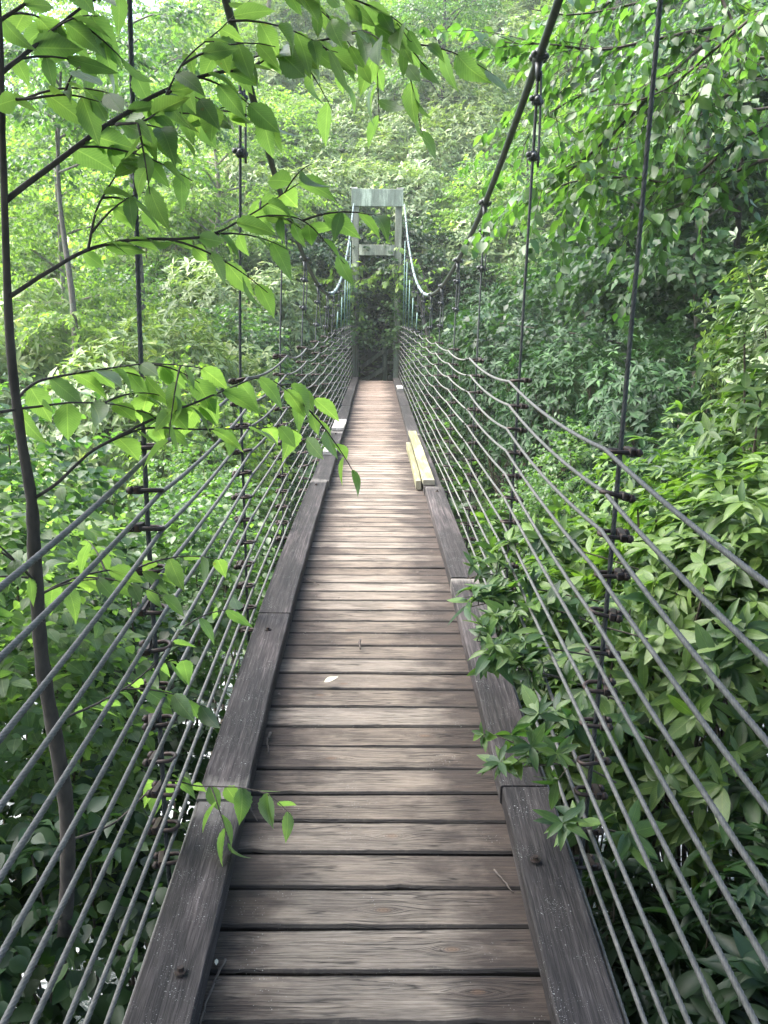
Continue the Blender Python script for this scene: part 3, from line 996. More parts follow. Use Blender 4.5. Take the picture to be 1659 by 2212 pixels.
foot = pz(150, 2150, 0); 
traced('beech_sapling', tuple(px(120, 2230, 2.9)), 'slender sapling with large drooping leaves outside the left rope net, branches over the deck', 'sapling',
       {'p': [(-6, -60, 1.75), (2, 150, 1.8), (10, 450, 1.85), (22, 740, 1.9), (45, 940, 1.95), (68, 1080, 2.0), (75, 1212, 2.05), (92, 1437, 2.1), (125, 1625, 2.2), (145, 1775, 2.3), (142, 1975, 2.5), (120, 2230, 2.9)],
        'r': [.0055, .007, .010, .013, .0165, .019, .021, .024]},
       [
        {'p': [(10, 435, 1.85), (100, 365, 1.9), (200, 290, 1.95), (300, 225, 2.0), (370, 187, 2.02), (450, 160, 2.05), (540, 145, 2.1), (600, 112, 2.12), (720, 82, 2.2), (800, 72, 2.25), (880, 100, 2.3), (925, 150, 2.32)], 'r': (.0075, .0015), 'sub': 1.0, 'from': .16},
        {'p': [(22, 640, 1.88), (100, 590, 1.9), (190, 540, 1.95), (300, 517, 2.0), (440, 510, 2.05), (520, 475, 2.1), (590, 430, 2.15), (660, 385, 2.2)], 'r': (.006, .0012), 'sub': .45, 'from': .25},
        {'p': [(520, 475, 2.1), (600, 465, 2.12), (660, 480, 2.15), (720, 540, 2.2), (745, 570, 2.2)], 'r': (.0025, .001), 'sub': .4, 'from': .2},
        {'p': [(0, 160, 1.8), (60, 110, 1.85), (130, 50, 1.9), (210, -5, 1.95), (330, -40, 2.0)], 'r': (.006, .002), 'sub': 1.0},
        {'p': [(-10, 50, 1.8), (60, 5, 1.8), (150, -60, 1.8)], 'r': (.005, .002), 'sub': 1.0},
        {'p': [(8, 215, 1.8), (60, 213, 1.7), (150, 205, 1.7), (220, 220, 1.7)], 'r': (.004, .001), 'sub': 1.0},
        {'p': [(190, 540, 1.95), (210, 450, 1.95), (250, 380, 1.97), (275, 340, 2.0)], 'r': (.0035, .001), 'sub': .6},
        {'p': [(300, 225, 2.0), (360, 240, 2.05), (430, 245, 2.1), (500, 230, 2.15), (560, 232, 2.2)], 'r': (.003, .001), 'sub': .6},
        {'p': [(250, 270, 1.95), (330, 250, 1.9), (400, 130, 1.9), (480, 60, 1.95), (540, 0, 2.0)], 'r': (.003, .001), 'sub': .9},
        {'p': [(520, -60, 2.1), (640, -30, 2.1), (760, -5, 2.15), (850, 40, 2.2), (890, 90, 2.2)], 'r': (.004, .001), 'sub': 1.0},
        {'p': [(65, 1082, 2.0), (125, 1042, 2.0), (200, 972, 2.05), (270, 937, 2.1), (330, 922, 2.15), (430, 927, 2.25), (550, 925, 2.35), (620, 925, 2.45), (665, 950, 2.5)], 'r': (.005, .001), 'sub': .2, 'from': .3},
        {'p': [(200, 972, 2.05), (330, 905, 2.1), (430, 865, 2.2), (500, 835, 2.25), (570, 815, 2.3), (630, 850, 2.4), (685, 905, 2.45)], 'r': (.004, .001), 'sub': .2, 'from': .3},
        {'p': [(30, 870, 1.95), (75, 827, 2.0), (150, 807, 2.05), (250, 792, 2.1), (330, 785, 2.15), (430, 795, 2.2), (440, 805, 2.3)], 'r': (.004, .001), 'sub': .4},
        {'p': [(0, 890, 1.9), (70, 880, 1.95), (160, 870, 2.0), (250, 875, 2.05), (300, 890, 2.1)], 'r': (.004, .001), 'sub': .5},
        {'p': [(75, 1290, 2.1), (160, 1250, 2.2), (260, 1230, 2.3), (340, 1240, 2.4)], 'r': (.004, .001), 'sub': 1.0},
        {'p': [(75, 1255, 2.05), (20, 1200, 1.9), (-60, 1130, 1.8)], 'r': (.004, .001), 'sub': .6},
        {'p': [(120, 1560, 2.2), (250, 1500, 2.4), (330, 1440, 2.5), (420, 1330, 2.6)], 'r': (.004, .001), 'sub': .7},
        {'p': [(140, 1820, 2.4), (250, 1775, 2.55), (350, 1690, 2.65), (430, 1697, 2.7), (520, 1700, 2.68), (590, 1715, 2.6)], 'r': (.004, .001), 'sub': .3, 'from': .45},
       ],
       M_SAP, M_BARK, OVATE_HI, .108, .056, sub=.18, hang=.55)

# ------------------------------------------------------------------ overhanging birch-like tree, upper right
OT = (6.2, 6.6, gz(6.2, 6.6))
traced('overhanging_tree', OT, 'broad-leaved tree whose bright green limbs hang into the upper right above the dark hollow', 'tree',
       {'p': [(2450, -300, 6.6), (2350, 400, 6.8), (2330, 1000, 7.0), (2330, 1500, 7.2)], 'r': [.06, .10, .13, .16]},
       [dict(p=p, r=(.014, .003), sub=1.0) for p in (
           [(1760, 150, 5.6), (1659, 170, 5.4), (1560, 215, 5.2), (1490, 280, 5.0), (1430, 400, 5.0), (1400, 470, 5.0)],
           [(1760, 60, 5.2), (1560, 60, 5.0), (1400, 90, 4.9), (1300, 105, 4.9), (1200, 95, 4.9), (1090, 90, 4.9)],
           [(1560, 60, 5.0), (1450, 160, 4.9), (1330, 280, 4.9), (1240, 360, 4.9), (1150, 420, 4.9)],
           [(1700, -80, 5.2), (1560, -40, 5.0), (1400, 0, 5.0), (1250, 30, 5.0), (1150, 20, 5.0)],
           [(1750, 240, 5.2), (1600, 300, 5.0), (1480, 390, 5.0), (1350, 380, 5.0), (1230, 390, 5.0), (1150, 430, 5.0)],
           [(1760, 330, 4.8), (1640, 350, 4.8), (1560, 390, 4.8), (1480, 440, 4.8), (1400, 470, 4.8)],
           [(1760, -20, 4.6), (1640, 30, 4.6), (1540, 110, 4.6), (1440, 190, 4.6), (1340, 230, 4.6)],
           [(1760, 120, 5.9), (1600, 130, 5.9), (1450, 160, 5.9), (1300, 190, 5.9), (1180, 250, 5.9), (1120, 330, 5.9)],
           [(1760, 220, 6.2), (1600, 240, 6.2), (1480, 260, 6.2), (1330, 320, 6.2), (1230, 340, 6.2), (1190, 440, 6.2)],
           [(1400, -90, 5.6), (1320, 0, 5.6), (1260, 80, 5.6), (1240, 160, 5.6), (1200, 210, 5.6)],
           [(1500, -90, 5.2), (1560, 0, 5.2), (1600, 90, 5.2), (1620, 150, 5.2)],
       )],
       M_DECID, M_BARK, OVATE_MID, .096, .052, sub=.125, lsub=.6, jitter=.4, uv=True, zsub=.22, dsub=.2, hang=.55)

# ------------------------------------------------------------------ laurels crowding the right net
def laurel(x, y, rx, ry, rz, n, seed, label, zt=None, leaf=.145, **k):
    z0 = gz(x, y)
    return bush('laurel_bush', (x, y, zt if zt is not None else z0), rx, ry, rz, n, leaf, LANCE_HI, k.pop('mat', M_NEAR), seed=seed, label=label, cat='bush', group='laurels beside the right rope net', **k)

laurel(1.98, 4.0, 1.2, 1.35, 3.05, 1600, 3, 'bright glossy laurel pushing through the right rope net and over the kerb', zt=-3.7, deep=.6, stems=70, low=.85)
laurel(2.95, 5.3, 1.45, 1.4, 4.1, 1700, 4, 'tall laurel at the right edge of the picture with yellow-green shoot tips', zt=-4.2, deep=.6, stems=60, low=.8)
laurel(2.6, 6.6, 1.4, 1.2, 3.4, 1100, 5, 'laurel with fresh shoots behind the near right hanger rope', zt=-4.3, stems=24)
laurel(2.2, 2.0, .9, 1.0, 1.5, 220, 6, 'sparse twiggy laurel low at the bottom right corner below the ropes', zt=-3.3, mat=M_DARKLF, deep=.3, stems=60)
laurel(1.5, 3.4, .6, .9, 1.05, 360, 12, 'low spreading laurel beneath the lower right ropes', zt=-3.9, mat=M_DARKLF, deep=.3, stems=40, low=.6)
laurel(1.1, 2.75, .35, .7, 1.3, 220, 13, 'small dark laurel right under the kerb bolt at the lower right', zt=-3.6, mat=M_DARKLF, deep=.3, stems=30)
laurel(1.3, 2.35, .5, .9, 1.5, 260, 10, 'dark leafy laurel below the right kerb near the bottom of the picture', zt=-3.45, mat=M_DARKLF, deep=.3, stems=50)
laurel(1.3, 5.2, .55, 1.1, 2.45, 520, 8, 'low laurel between the second and third right hanger ropes, touching the kerb', zt=-3.9, deep=.5, stems=30)
laurel(1.12, 3.9, .42, .8, 1.95, 260, 9, 'twiggy laurel squeezed against the net below the right kerb', zt=-3.5, deep=.4, stems=40, low=.9)
laurel(1.75, 3.0, .8, .9, 1.6, 200, 7, 'thin laurel with bare tangled stems under the right kerb, water behind it', zt=-3.6, mat=M_DARKLF, deep=.3, stems=70)

laurel(1.0, 4.35, .42, .75, 1.75, 330, 14, 'bright laurel leaning through the lower right ropes and over the kerb in the middle distance', zt=-3.25, deep=.5, stems=30, low=.7)
laurel(.98, 5.9, .36, .8, 1.6, 260, 15, 'laurel filling the right net just before the yellow boards', zt=-3.3, deep=.5, stems=24)
# twigs of the laurel lying over the right kerb
def kerb_twig(pts, label, nw, leaf=.085):
    loc = px(*pts[0])
    root = empty('laurel_shoot', tuple(loc), 0, label, 'shoot', 'laurel shoots over the right kerb')
    S = spline([px(*p) for p in pts], 14) - np.array(loc)
    st = MB(); tube(st, S, np.linspace(.004, .0018, 14), 6)
    fo = MB()
    for i in range(nw):
        t = .35 + .65 * i / max(nw - 1, 1)
        q = S[int(t * 13)]
        d = norm(rng.normal(0, .5, 3) + np.array([-.3, -.3, .8]))
        e = q + d * rng.uniform(.02, .09)
        tube(st, np.array([q, e]), [.002, .0015], 4)
        whorls(fo, LANCE_HI, e[None], d[None], (7, 10), leaf * 1.15)
    st.build('stem', M_STEM, root); fo.build('foliage', M_NEAR, root, uv=True)
kerb_twig([(1330, 1690, 2.9), (1230, 1640, 2.75), (1150, 1620, 2.62), (1075, 1590, 2.6)], 'laurel shoot with a browned leaf resting over the right kerb, the nearer one', 6, .075)
kerb_twig([(1300, 1420, 3.6), (1180, 1400, 3.45), (1090, 1390, 3.35), (1030, 1385, 3.3)], 'laurel shoot reaching over the right kerb in the middle', 8)
kerb_twig([(1300, 1300, 4.0), (1150, 1270, 3.9), (1060, 1240, 3.85), (1010, 1250, 3.8)], 'laurel shoot over the right kerb, the farthest one', 7)
kerb_twig([(1350, 1520, 3.2), (1230, 1470, 3.15), (1150, 1450, 3.05), (1090, 1440, 3.05)], 'laurel shoot between the middle and the near shoots at the right kerb', 7)

kerb_twig([(1400, 1380, 3.5), (1290, 1350, 3.5), (1200, 1320, 3.5), (1120, 1330, 3.5), (1060, 1350, 3.45)], 'laurel shoot with wide pale leaves through the right net above the middle kerb shoot', 10, .10)
kerb_twig([(1380, 1230, 3.9), (1250, 1190, 3.9), (1150, 1180, 3.9), (1080, 1200, 3.9)], 'laurel shoot through the upper right net behind the farthest kerb shoot', 9, .10)
kerb_twig([(1420, 1600, 2.9), (1320, 1570, 2.9), (1240, 1560, 2.85), (1180, 1560, 2.8)], 'laurel shoot between the ropes just above the kerb shoot with the browned leaf', 7, .08)
kerb_twig([(1420, 1850, 2.5), (1340, 1800, 2.5), (1270, 1790, 2.45), (1215, 1800, 2.4)], 'small laurel shoot between the ropes near the lower right bolt', 4, .08)
kerb_twig([(1250, 1330, 3.75), (1150, 1310, 3.7), (1080, 1300, 3.65), (1020, 1310, 3.6)], 'leafy laurel shoot on the right kerb just above the middle shoot', 11, .10)
kerb_twig([(1260, 1460, 3.2), (1170, 1440, 3.15), (1110, 1425, 3.1), (1040, 1430, 3.1)], 'leafy laurel shoot on the right kerb just below the middle shoot', 11, .09)
kerb_twig([(1280, 1640, 2.8), (1200, 1650, 2.7), (1140, 1655, 2.65), (1085, 1665, 2.6)], 'small leafy laurel shoot beside the browned-leaf one on the right kerb', 7, .075)
# ------------------------------------------------------------------ leafy shrubs left of the net
def shrub(x, y, rx, ry, rz, n, seed, label, zt=None, leaf=.085, mat=None, tm=None, **k):
    z0 = gz(x, y)
    return bush('leafy_shrub', (x, y, zt if zt is not None else z0), rx, ry, rz, n, leaf, tm or OVATE_MID, mat or M_DECID, seed=seed, label=label, cat='shrub', group='leafy shrubs left of the rope net', kind='spray', per=(7, 11), **k)

shrub(-1.75, 3.3, .75, 1.1, 2.9, 800, 21, 'mid green leafy shrub pressed against the near part of the left rope net', zt=-3.9, mat=M_SAP)
shrub(-2.5, 5.0, 1.0, 1.2, 3.6, 800, 22, 'tall leafy shrub behind the sapling, beside the left rope net', zt=-4.3)
shrub(-1.9, 6.8, .9, 1.0, 2.8, 700, 23, 'leafy shrub with yellow-green tips beside the left rope net, farther along', zt=-4.4)
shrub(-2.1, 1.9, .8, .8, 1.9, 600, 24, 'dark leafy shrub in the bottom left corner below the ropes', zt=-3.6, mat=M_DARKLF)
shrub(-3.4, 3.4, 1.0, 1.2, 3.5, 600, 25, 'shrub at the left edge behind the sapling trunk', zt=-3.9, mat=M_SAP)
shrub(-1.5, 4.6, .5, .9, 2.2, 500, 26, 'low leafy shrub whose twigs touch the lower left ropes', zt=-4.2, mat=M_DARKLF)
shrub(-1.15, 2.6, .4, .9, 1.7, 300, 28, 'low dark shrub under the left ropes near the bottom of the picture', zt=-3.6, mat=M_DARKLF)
shrub(-1.7, 8.6, .8, 1.0, 2.6, 500, 29, 'green shrub beside the third left hanger rope', zt=-4.6)
shrub(-3.6, 6.6, 1.2, 1.2, 3.6, 700, 27, 'broad leafy shrub at the left edge in the middle distance', zt=-4.4)

# ------------------------------------------------------------------ prototypes that are copied over both banks
pool = {}
def proto(key, fn):
    o = fn(); pool[key] = [o, False]
    return o
def place(key, x, y, s=1.0, z=None, label=None, cat=None, group=None, rz=None, sz=1.0):
    p = pool[key]
    if p[1]: o = copy_tree(p[0])
    else: o = p[0]; p[1] = True
    o.location = (x, y, (gz(x, y) - .15) if z is None else z)
    o.rotation_euler = (0, 0, rng.uniform(0, 6.28) if rz is None else rz)
    o.scale = (s, s, s * sz)
    o['label'] = label; o['category'] = cat; o['group'] = group
    return o

for i in range(3):
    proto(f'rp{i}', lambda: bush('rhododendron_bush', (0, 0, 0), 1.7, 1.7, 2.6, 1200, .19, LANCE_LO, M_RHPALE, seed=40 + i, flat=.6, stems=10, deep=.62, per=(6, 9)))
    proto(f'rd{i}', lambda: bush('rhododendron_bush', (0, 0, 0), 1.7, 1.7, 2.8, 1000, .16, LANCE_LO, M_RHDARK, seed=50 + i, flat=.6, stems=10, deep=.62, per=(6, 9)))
for i in range(2):
    proto(f'lp{i}', lambda: bush('leafy_bush', (0, 0, 0), 1.6, 1.6, 2.8, 700, .12, OVATE_LO, M_DECIDP, seed=60 + i, flat=.6, stems=12, deep=.6, kind='spray', per=(7, 11)))
    proto(f'lm{i}', lambda: bush('leafy_bush', (0, 0, 0), 1.5, 1.5, 2.6, 700, .11, OVATE_LO, M_DECID, seed=70 + i, flat=.6, stems=12, deep=.6, kind='spray', per=(7, 11)))
for i in range(3):
    proto(f'tp{i}', lambda: tree('pale_tree', (0, 0, 0), [(0, 0, 0), (.2, .1, 2.5), (-.1, .3, 5), (.3, .2, 8.5)], 3.2, 16, 1300, .13, OVATE_LO, M_DECIDP, M_BARKP, r0=.13, lens=.6))
for i in range(2):
    proto(f'tm{i}', lambda: tree('green_tree', (0, 0, 0), [(0, 0, 0), (.1, .2, 2.5), (.3, .1, 5), (.1, .2, 8)], 3.0, 16, 1200, .12, OVATE_LO, M_DECID, M_BARK, r0=.14, lens=.6))

used_pts = []
def fill(keys, x0, x1, y0, y1, d, s, label, cat, group, keep=None, zoff=-.2, n_try=400, sz=(.85, 1.15)):
    c = 0
    for _ in range(n_try):
        x, y = rng.uniform(x0, x1), rng.uniform(y0, y1)
        if keep and not keep(x, y): continue
        if any((x - a) ** 2 + (y - b) ** 2 < (d * .5 + e * .5) ** 2 for a, b, e in used_pts): continue
        used_pts.append((x, y, d))
        place(keys[rng.integers(len(keys))], x, y, rng.uniform(*s), gz(x, y) + zoff, label, cat, group, sz=rng.uniform(*sz))
        c += 1
    return c

inview = lambda x, y: abs(x) < .52 * y + 2.5
clear = lambda x, y: (abs(x - .02) > 2.0 if y < 23.0 else (abs(x - .02) > 1.9 if y < 27.5 else True))
ok = lambda x, y: inview(x, y) and clear(x, y)

# named individuals first
def single(key, x, y, s, label, cat, **k):
    used_pts.append((x, y, 1.2)); return place(key, x, y, s, k.pop('z', None), label, cat, None, **k)

bush('rhododendron_bush', (4.6, 8.9, -1.9), 1.35, 1.3, 2.9, 1500, .13, LANCE_LO, M_RHMID, seed=91, flat=.8, stems=12, deep=.6, label='pale whorled rhododendron at the right edge below the overhanging tree', cat='bush')
used_pts.append((4.3, 8.8, 2.0))
single('lm0', 1.85, 8.9, .5, 'bright maple-leaved shrub poking through the middle of the right net', 'shrub', z=-3.2)
single('rd0', 2.7, 11.6, .8, 'dark rhododendron with fresh tips beside the right net in the middle distance', 'bush', z=-2.9, sz=1.15)
single('lm1', -2.3, 10.3, .62, 'green shrub beside the left net below the pale mounds', 'shrub', z=-3.6, sz=1.1)

single('rd1', 2.35, 13.6, .85, 'dark green rhododendron with fresh tips just right of the net beyond the second yellow board', 'bush', z=-3.0, sz=1.15)
single('lm0', 2.5, 9.9, .6, 'leafy green shrub right of the net with pale new growth', 'shrub', z=-3.3, sz=1.2)
single('rd2', 3.4, 10.2, .85, 'dark rhododendron at the foot of the hollow, below the overhanging limbs', 'bush', z=-3.3, sz=1.2)
# right bank: dark thicket below the overhanging tree
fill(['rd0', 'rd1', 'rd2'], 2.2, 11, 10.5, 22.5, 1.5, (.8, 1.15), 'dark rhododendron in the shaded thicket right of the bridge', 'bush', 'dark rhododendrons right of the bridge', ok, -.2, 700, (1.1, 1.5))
# left bank: pale mounds
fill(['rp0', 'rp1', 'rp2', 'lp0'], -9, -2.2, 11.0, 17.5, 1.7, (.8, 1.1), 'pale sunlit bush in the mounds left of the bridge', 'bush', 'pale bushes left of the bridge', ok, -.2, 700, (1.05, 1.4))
fill(['lp0', 'lp1', 'lm0', 'rp2'], -12, -2.2, 17.5, 23.5, 1.8, (.9, 1.3), 'light green bush on the left bank near the far end of the bridge', 'bush', 'light bushes left of the far bridge end', ok, -.2, 220)
# round the tower
for (k, x, y, s, z) in (('lm1', -1.5, 22.3, .62, -2.2), ('lm0', 1.55, 22.2, .62, -2.2), ('rd1', -1.6, 20.4, .6, -2.6), ('rd0', 1.7, 20.2, .62, -2.6), ('rd2', -1.25, 24.6, .6, -1.9), ('rd1', 1.3, 24.9, .55, -1.9), ('lm0', -1.85, 23.9, .62, -1.8), ('lm1', 2.05, 23.9, .66, -1.8), ('rd1', -1.6, 25.6, .9, -1.5), ('rd2', 1.9, 26.2, .95, -1.5), ('rd0', .1, 29.3, 1.1, -1.9), ('rd2', -1.9, 28.2, 1.1, -1.0), ('rd0', 2.4, 28.6, 1.1, -1.0)):
    used_pts.append((x, y, 1.0))
    place(k, x, y, s, z, 'bush crowding round the dark gap behind the tower', 'bush', 'bushes crowding round the tower')
for (k, x, y, s, z, sz_) in (('rd0', .0, 28.2, .95, -1.95, 1.6), ('rd2', -1.7, 27.2, .85, -1.8, 1.6), ('rd1', 1.9, 27.3, .85, -1.8, 1.6)):
    used_pts.append((x, y, 1.0))
    place(k, x, y, s, z, 'dark bush closing off the black gap behind the tower', 'bush', 'dark bushes inside the gap behind the tower', sz=sz_)
for (x, y, lab) in ((-1.35, 25.4, 'small dark tree arching over the gap from the left, behind the tower'), (1.5, 26.2, 'small dark tree arching over the gap from the right, behind the tower')):
    tree('understorey_tree', (x, y, -1.9), [(0, 0, 0), (-x * .1, 0, 1.2), (-x * .35, .1, 2.4), (-x * .6, .2, 4.6)], 2.5, 16, 1500, .15, OVATE_LO, M_DARKLF, M_BARK, label=lab, r0=.06, lens=.4, crown_from=.6)
for (x, y) in ((0, 29.4), (-1.5, 29.0), (1.5, 29.1), (0, 31.0), (-1.9, 30.6), (1.9, 30.7), (-.9, 32.4), (1.0, 32.6)):
    used_pts.append((x, y, 1.0)); place('rp%d' % rng.integers(3), x, y, 1.05, None, 'rhododendron in the thicket climbing the hillside behind the tower', 'bush', 'rhododendrons on the hillside behind the tower')
# hillside
fill(['rp0', 'rp1', 'rp2', 'rp0', 'lp1'], -7, 7.5, 26, 47, 1.25, (.95, 1.35), 'rhododendron in the thicket climbing the hillside behind the tower', 'bush', 'rhododendrons on the hillside behind the tower', lambda x, y: inview(x, y) and (y > 29.5 or abs(x) > 2.4), -.2, 1800)
fill(['rd0', 'rd1', 'rd2', 'lm0'], 6, 24, 22, 46, 1.9, (1.1, 1.6), 'dark bush on the hillside right of the tower', 'bush', 'dark bushes on the right hillside', inview, -.2, 800)
fill(['lp0', 'lp1', 'rp1'], -26, -6, 23, 48, 2.1, (1.2, 1.6), 'hazy pale bush on the hillside left of the tower', 'bush', 'pale bushes on the left hillside', inview, -.2, 900)
for (k, x, y, s, lab) in (
        ('tp0', -6.2, 16.5, .72, 'pale slender tree standing behind the near left hanger rope'),
        ('tp1', -9.5, 19.5, .95, 'hazy pale tree near the left edge behind the sapling'),
        ('tp2', -4.4, 24.5, .85, 'light green tree left of the tower between the two nearest left hanger ropes'),
        ('tm1', 4.2, 25.5, .7, 'green tree right of the tower just behind the main cable'),
        
        ('tm0', 9.5, 21.5, 1.1, 'tall green tree filling the upper right behind the overhanging limbs'),
        ('tm1', 2.6, 33, 1.0, 'tree high on the slope right above the tower')):
    place(k, x, y, s, None, lab, 'tree', None)
for (k, x, y, s) in (('tp1', -9, 33, 1.2), ('tp2', -14, 36, 1.2), ('tp0', -4.5, 39, 1.1), ('tp0', 0, 45, 1.2), ('tp1', 5, 42, 1.1), ('tm0', 10, 38, 1.2), ('tm1', 16, 34, 1.2), ('tm0', 20, 42, 1.2), ('tp2', -9, 44, 1.2), ('tm1', 13, 27, 1.2), ('tp1', -2, 50, 1.3), ('tp0', 6, 50, 1.3)):
    place(k, x, y, s, None, 'tree high on the wooded slope along the top of the picture', 'tree', 'trees along the top of the slope')
# undergrowth nobody could count
mb = MB()
n = 42000
yy = 10.5 + 42 * rng.random(n) ** .8; xx = (rng.random(n) - .5) * 2 * (.52 * yy + 3)
k_ = (np.abs(xx) > .9) | (yy > 26)
xx, yy = xx[k_], yy[k_]
G = np.stack([xx, yy, ground(xx, yy) + rng.uniform(.05, .5, len(xx))], 1)
whorls(mb, KITES, G, norm(rng.normal(0, .35, (len(xx), 3)) + np.array([0, -.2, 1])), (4, 6), .24)
tag(mb.build('undergrowth', M_DECID), kind='stuff')

for s_, lab in ((-1, 'leafy vine climbing the left post of the tower'), (1, 'leafy vine climbing the right post of the tower')):
    bush('climbing_vine', (.02 + s_ * .62, 23.36, -1.9), .26, .16, 2.5, 170, .13, OVATE_LO, M_DECID, seed=120 + s_, stems=5, label=lab, cat='vine', kind='spray', per=(4, 7), deep=.3)
# maple in front of the tower
traced('maple_sapling', (1.7, 23.0, gz(1.7, 23) - .1), 'young maple spreading thin leafy branches across the front of the tower', 'sapling',
       {'p': [(935, 860, 22.6), (925, 740, 22.6), (905, 640, 22.5)], 'r': [.05, .04, .03]},
       [dict(p=p, r=(.02, .006), sub=1.0, **{'from': .02}) for p in (
           [(940, 640, 22.6), (900, 600, 22.5), (850, 590, 22.4), (790, 600, 22.4), (730, 610, 22.4)],
           [(925, 680, 22.7), (880, 630, 22.7), (820, 610, 22.7), (760, 625, 22.8), (710, 650, 22.8)],
           [(690, 700, 22.6), (715, 640, 22.6), (740, 590, 22.5), (790, 570, 22.5)],
           [(930, 640, 22.3), (900, 560, 22.3), (870, 570, 22.3), (820, 580, 22.3)],
           [(690, 640, 22.7), (720, 590, 22.7), (745, 540, 22.7), (760, 480, 22.7)],
           [(770, 690, 22.6), (765, 640, 22.6), (800, 620, 22.6), (850, 610, 22.6)])]
       + [dict(p=p, r=(.014, .004), sub=.55, **{'from': .1}) for p in (
           [(860, 600, 22.5), (851, 554, 22.5), (836, 490, 22.5), (832, 408, 22.5), (826, 390, 22.5)],
           [(848, 545, 22.5), (810, 510, 22.5), (785, 500, 22.5)],
           [(836, 480, 22.5), (805, 440, 22.5), (780, 415, 22.5)])],
       M_DECIDP, M_BARK, OVATE_LO, .19, .085, sub=.36, lsub=.8, jitter=.5, uv=False, zsub=.4)
for (u, w_, d_, hh, lab) in ((298, 560, 17, 7, 'pale bare trunk among the light foliage left of the bridge'), (150, 640, 14, 6, 'thin dark trunk near the left edge'), (1500, 760, 11.5, 6.5, 'thin grey trunk rising out of the dark hollow at the right')):
    p = px(u, w_, d_)
    tree('thin_tree', (p.x, p.y, p.z - 2.2), [(0, 0, 0), (.05, .0, 2), (-.08, .1, 4), (.12, .1, hh)], 1.9, 9, 380, .12, OVATE_LO, M_DECID, M_BARKT, label=lab, r0=.07, lens=.5, crown_from=.68)
for (x, y, s_, lab) in ((5.6, 12.6, 1.0, 'dense tree whose crown darkens the hollow at the right'), (8.6, 15.0, 1.1, 'dense tree behind the dark hollow at the right edge')):
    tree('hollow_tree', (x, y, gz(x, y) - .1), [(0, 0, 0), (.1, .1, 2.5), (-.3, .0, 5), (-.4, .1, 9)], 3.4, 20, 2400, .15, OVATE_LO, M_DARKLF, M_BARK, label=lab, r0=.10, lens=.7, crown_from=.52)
# drop any prototype never placed
for k, (o, u) in list(pool.items()):
    if not u:
        for c in list(o.children): bpy.data.objects.remove(c)
        bpy.data.objects.remove(o)

# trees that shade the near end of the bridge
for (x, y, cr_, lab) in ((-3.4, -1.2, 4.4, 'tree left of the near end of the bridge whose crown shades the planks'), (3.9, -.8, 2.9, 'tree right of the near end of the bridge whose crown shades the planks'), (-.8, -3.4, 4.8, 'tree standing at the near bridge landing')):
    tree('shade_tree', (x, y, gz(x, y)), [(0, 0, 0), (.1, .2, 3), (.1 - x * .08, .4, 5.5), (-x * .15, .6, 8.2)], cr_, 22, 5600, .24, OVATE_LO, M_DARKLF, M_BARK, label=lab, r0=.16, lens=.9, crown_from=.62)

# ------------------------------------------------------------------ litter on the deck
def twig(pts, r, label, forks=()):
    P = [pz(u, v, float(deck_z(1.7 / math.tan(math.atan((v - 1106) / F_PX) + R(13)))) + .008 + dz) for u, v, dz in pts]
    loc = P[0]
    mb = MB()
    S = spline([p - loc for p in P], 14)
    S[1:-1] += rng.normal(0, .0016, (12, 3)) * np.array([1, 1, .3])
    tube(mb, S, np.linspace(r, r * .55, 14) * (1 + .12 * rng.normal(size=14)), 6)
    for i, dx, dy in forks:
        tube(mb, spline([S[i], S[i] + np.array([dx * .5, dy * .4, .004]), S[i] + np.array([dx, dy, .002])], 6), np.linspace(r * .7, r * .3, 6), 5)
    o = mb.build('twig', M_TWIG); o.location = loc
    tag(o, label, 'twig', 'twigs lying on the deck')
twig([(487, 2072, 0), (455, 2140, .004), (432, 2215, 0)], .0042, 'long thin twig leaning beside the left kerb at the bottom of the picture', [(5, .02, .01)])
twig([(584, 1583, 0), (577, 1602, .003), (580, 1627, 0)], .005, 'short stubby twig beside the left kerb above the green shoot')
twig([(543, 1690, 0), (538, 1735, .003), (556, 1773, 0)], .0038, 'curved twig under the green shoot at the left kerb')
twig([(1067, 1878, 0), (1088, 1903, .003), (1110, 1928, 0)], .0034, 'thin straight twig near the right kerb')
twig([(778, 1382, 0), (777, 1391, .003), (778, 1402, 0)], .007, 'short thick stick in the middle of the deck')
twig([(655, 1245, 0), (668, 1254, .004), (690, 1263, 0)], .004, 'forked twig on the left side of the deck, farthest away', [(6, .03, .05), (4, -.01, -.06)])
def flat_leaf(u, v, size, name, label, cat, col, ang, tm):
    t = NT(name + '_mat'); n = t.noise(t.n('ShaderNodeTexCoord').outputs['Object'], 30, 4)
    m = t.done(t.bsdf(Base_Color=t.ramp(n, [(.3, tuple(c * .6 for c in col)), (.7, col)]), Roughness=.7))
    y = 1.7 / math.tan(math.atan((v - 1106) / F_PX) + R(13))
    p = pz(u, v, float(deck_z(y)) + .012)
    mb = MB(); put_leaves(mb, [tm], np.zeros((1, 3)), np.array([[math.cos(ang), math.sin(ang), .05]]), np.array([[.1, -.2, 1.]]), size)
    o = mb.build(name, m); o.location = p; tag(o, label, cat)
flat_leaf(700, 1473, .062, 'dead_leaf', 'curled pale dead leaf lying in the middle of the deck', 'dead leaf', (.62, .60, .45), .15, leaf_template(8, .30, 'ovate', .5, -.35, 0, 0))
flat_leaf(467, 2085, .026, 'wood_chip', 'tiny cream chip beside the long twig at the bottom left', 'chip', (.85, .80, .62), 1.7, leaf_template(3, .22, 'x', .2, .1))
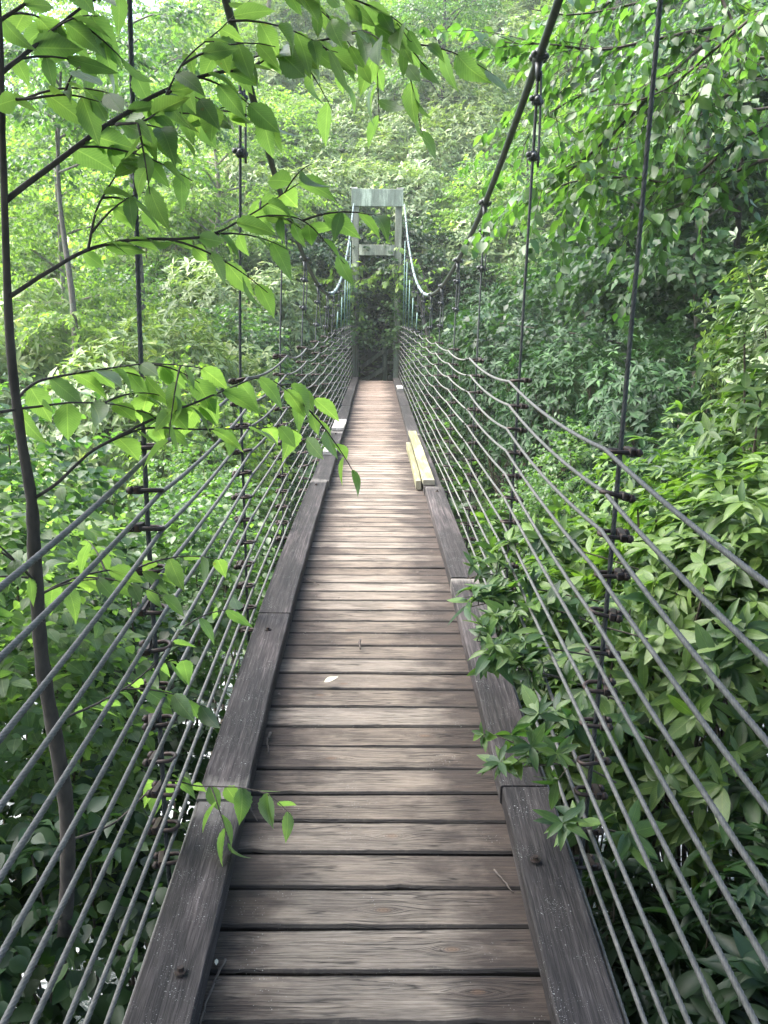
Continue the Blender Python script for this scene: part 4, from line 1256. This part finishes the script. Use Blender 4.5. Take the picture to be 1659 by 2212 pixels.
for u, v, s in ((645, 1275, .02), (735, 1290, .02), (905, 1235, .03), (1090, 1490, .02), (600, 1497, .018), (935, 1190, .03), (640, 1160, .02), (900, 900, .05), (808, 843, .06)):
    y = 1.7 / math.tan(math.atan((v - 1106) / F_PX) + R(13))
    mb = MB(); put_leaves(mb, [leaf_template(3, .3, 'ovate', .4, .2)], np.zeros((1, 3)), rng.normal(size=(1, 3)) * np.array([1, 1, 0]), np.array([[.1, -.2, 1.]]), s)
    o = mb.build('leaf_scrap', M_TWIG); o.location = pz(u, v, float(deck_z(y)) + .008); tag(o, 'tiny brown leaf scrap on the deck boards', 'leaf scrap', 'leaf scraps on the deck')
# ------------------------------------------------------------------ light and air
w = bpy.data.worlds.new('World'); sc.world = w; w.use_nodes = True
nt = w.node_tree; bg = nt.nodes['Background']
sky = nt.nodes.new('ShaderNodeTexSky'); sky.sky_type = 'NISHITA'; sky.sun_disc = False
SUN_EL, SUN_AZ = R(55), R(-88)          # azimuth from +Y, negative to the left
sky.sun_elevation = SUN_EL; sky.sun_rotation = SUN_AZ
sky.dust_density = 3.0; sky.air_density = 1.0; sky.ozone_density = 1.0
nt.links.new(sky.outputs[0], bg.inputs[0]); bg.inputs[1].default_value = .15
sl = bpy.data.lights.new('sun', 'SUN'); sl.energy = 3.4; sl.angle = R(60); sl.color = (1, .97, .92)
so = bpy.data.objects.new('sun', sl); COL.objects.link(so)
dirv = Vector((math.sin(SUN_AZ) * math.cos(SUN_EL), math.cos(SUN_AZ) * math.cos(SUN_EL), math.sin(SUN_EL)))
so.rotation_euler = dirv.to_track_quat('Z', 'Y').to_euler()

HAZE = True
if HAZE:
    mb = MB()
    V = [(x, y, z) for x in (-150, 150) for y in (-70, 120) for z in (-7, 46)]
    mb.add(V, np.array([(0, 1, 3, 2), (4, 6, 7, 5), (0, 4, 5, 1), (2, 3, 7, 6), (0, 2, 6, 4), (1, 5, 7, 3)]))
    m = bpy.data.materials.new('haze_air'); m.use_nodes = True; t = m.node_tree; t.nodes.clear()
    out = t.nodes.new('ShaderNodeOutputMaterial'); v = t.nodes.new('ShaderNodeVolumePrincipled')
    v.inputs['Color'].default_value = (.93, 1, .97, 1); v.inputs['Density'].default_value = .0011; v.inputs['Anisotropy'].default_value = .3
    t.links.new(v.outputs[0], out.inputs['Volume'])
    o = mb.build('haze', m, smooth=False); tag(o, kind='stuff')

sc.view_settings.view_transform = 'Standard'
sc.view_settings.look = 'None'
sc.view_settings.gamma = 1
sc.view_settings.exposure = 2.65
sc.cycles.use_denoising = True
try: sc.cycles.denoiser = 'OPENIMAGEDENOISE'
except Exception: pass
sc.cycles.max_bounces = 8
sc.cycles.diffuse_bounces = 3
sc.cycles.transmission_bounces = 4
sc.cycles.volume_bounces = 1
sc.cycles.caustics_reflective = False
sc.cycles.caustics_refractive = False
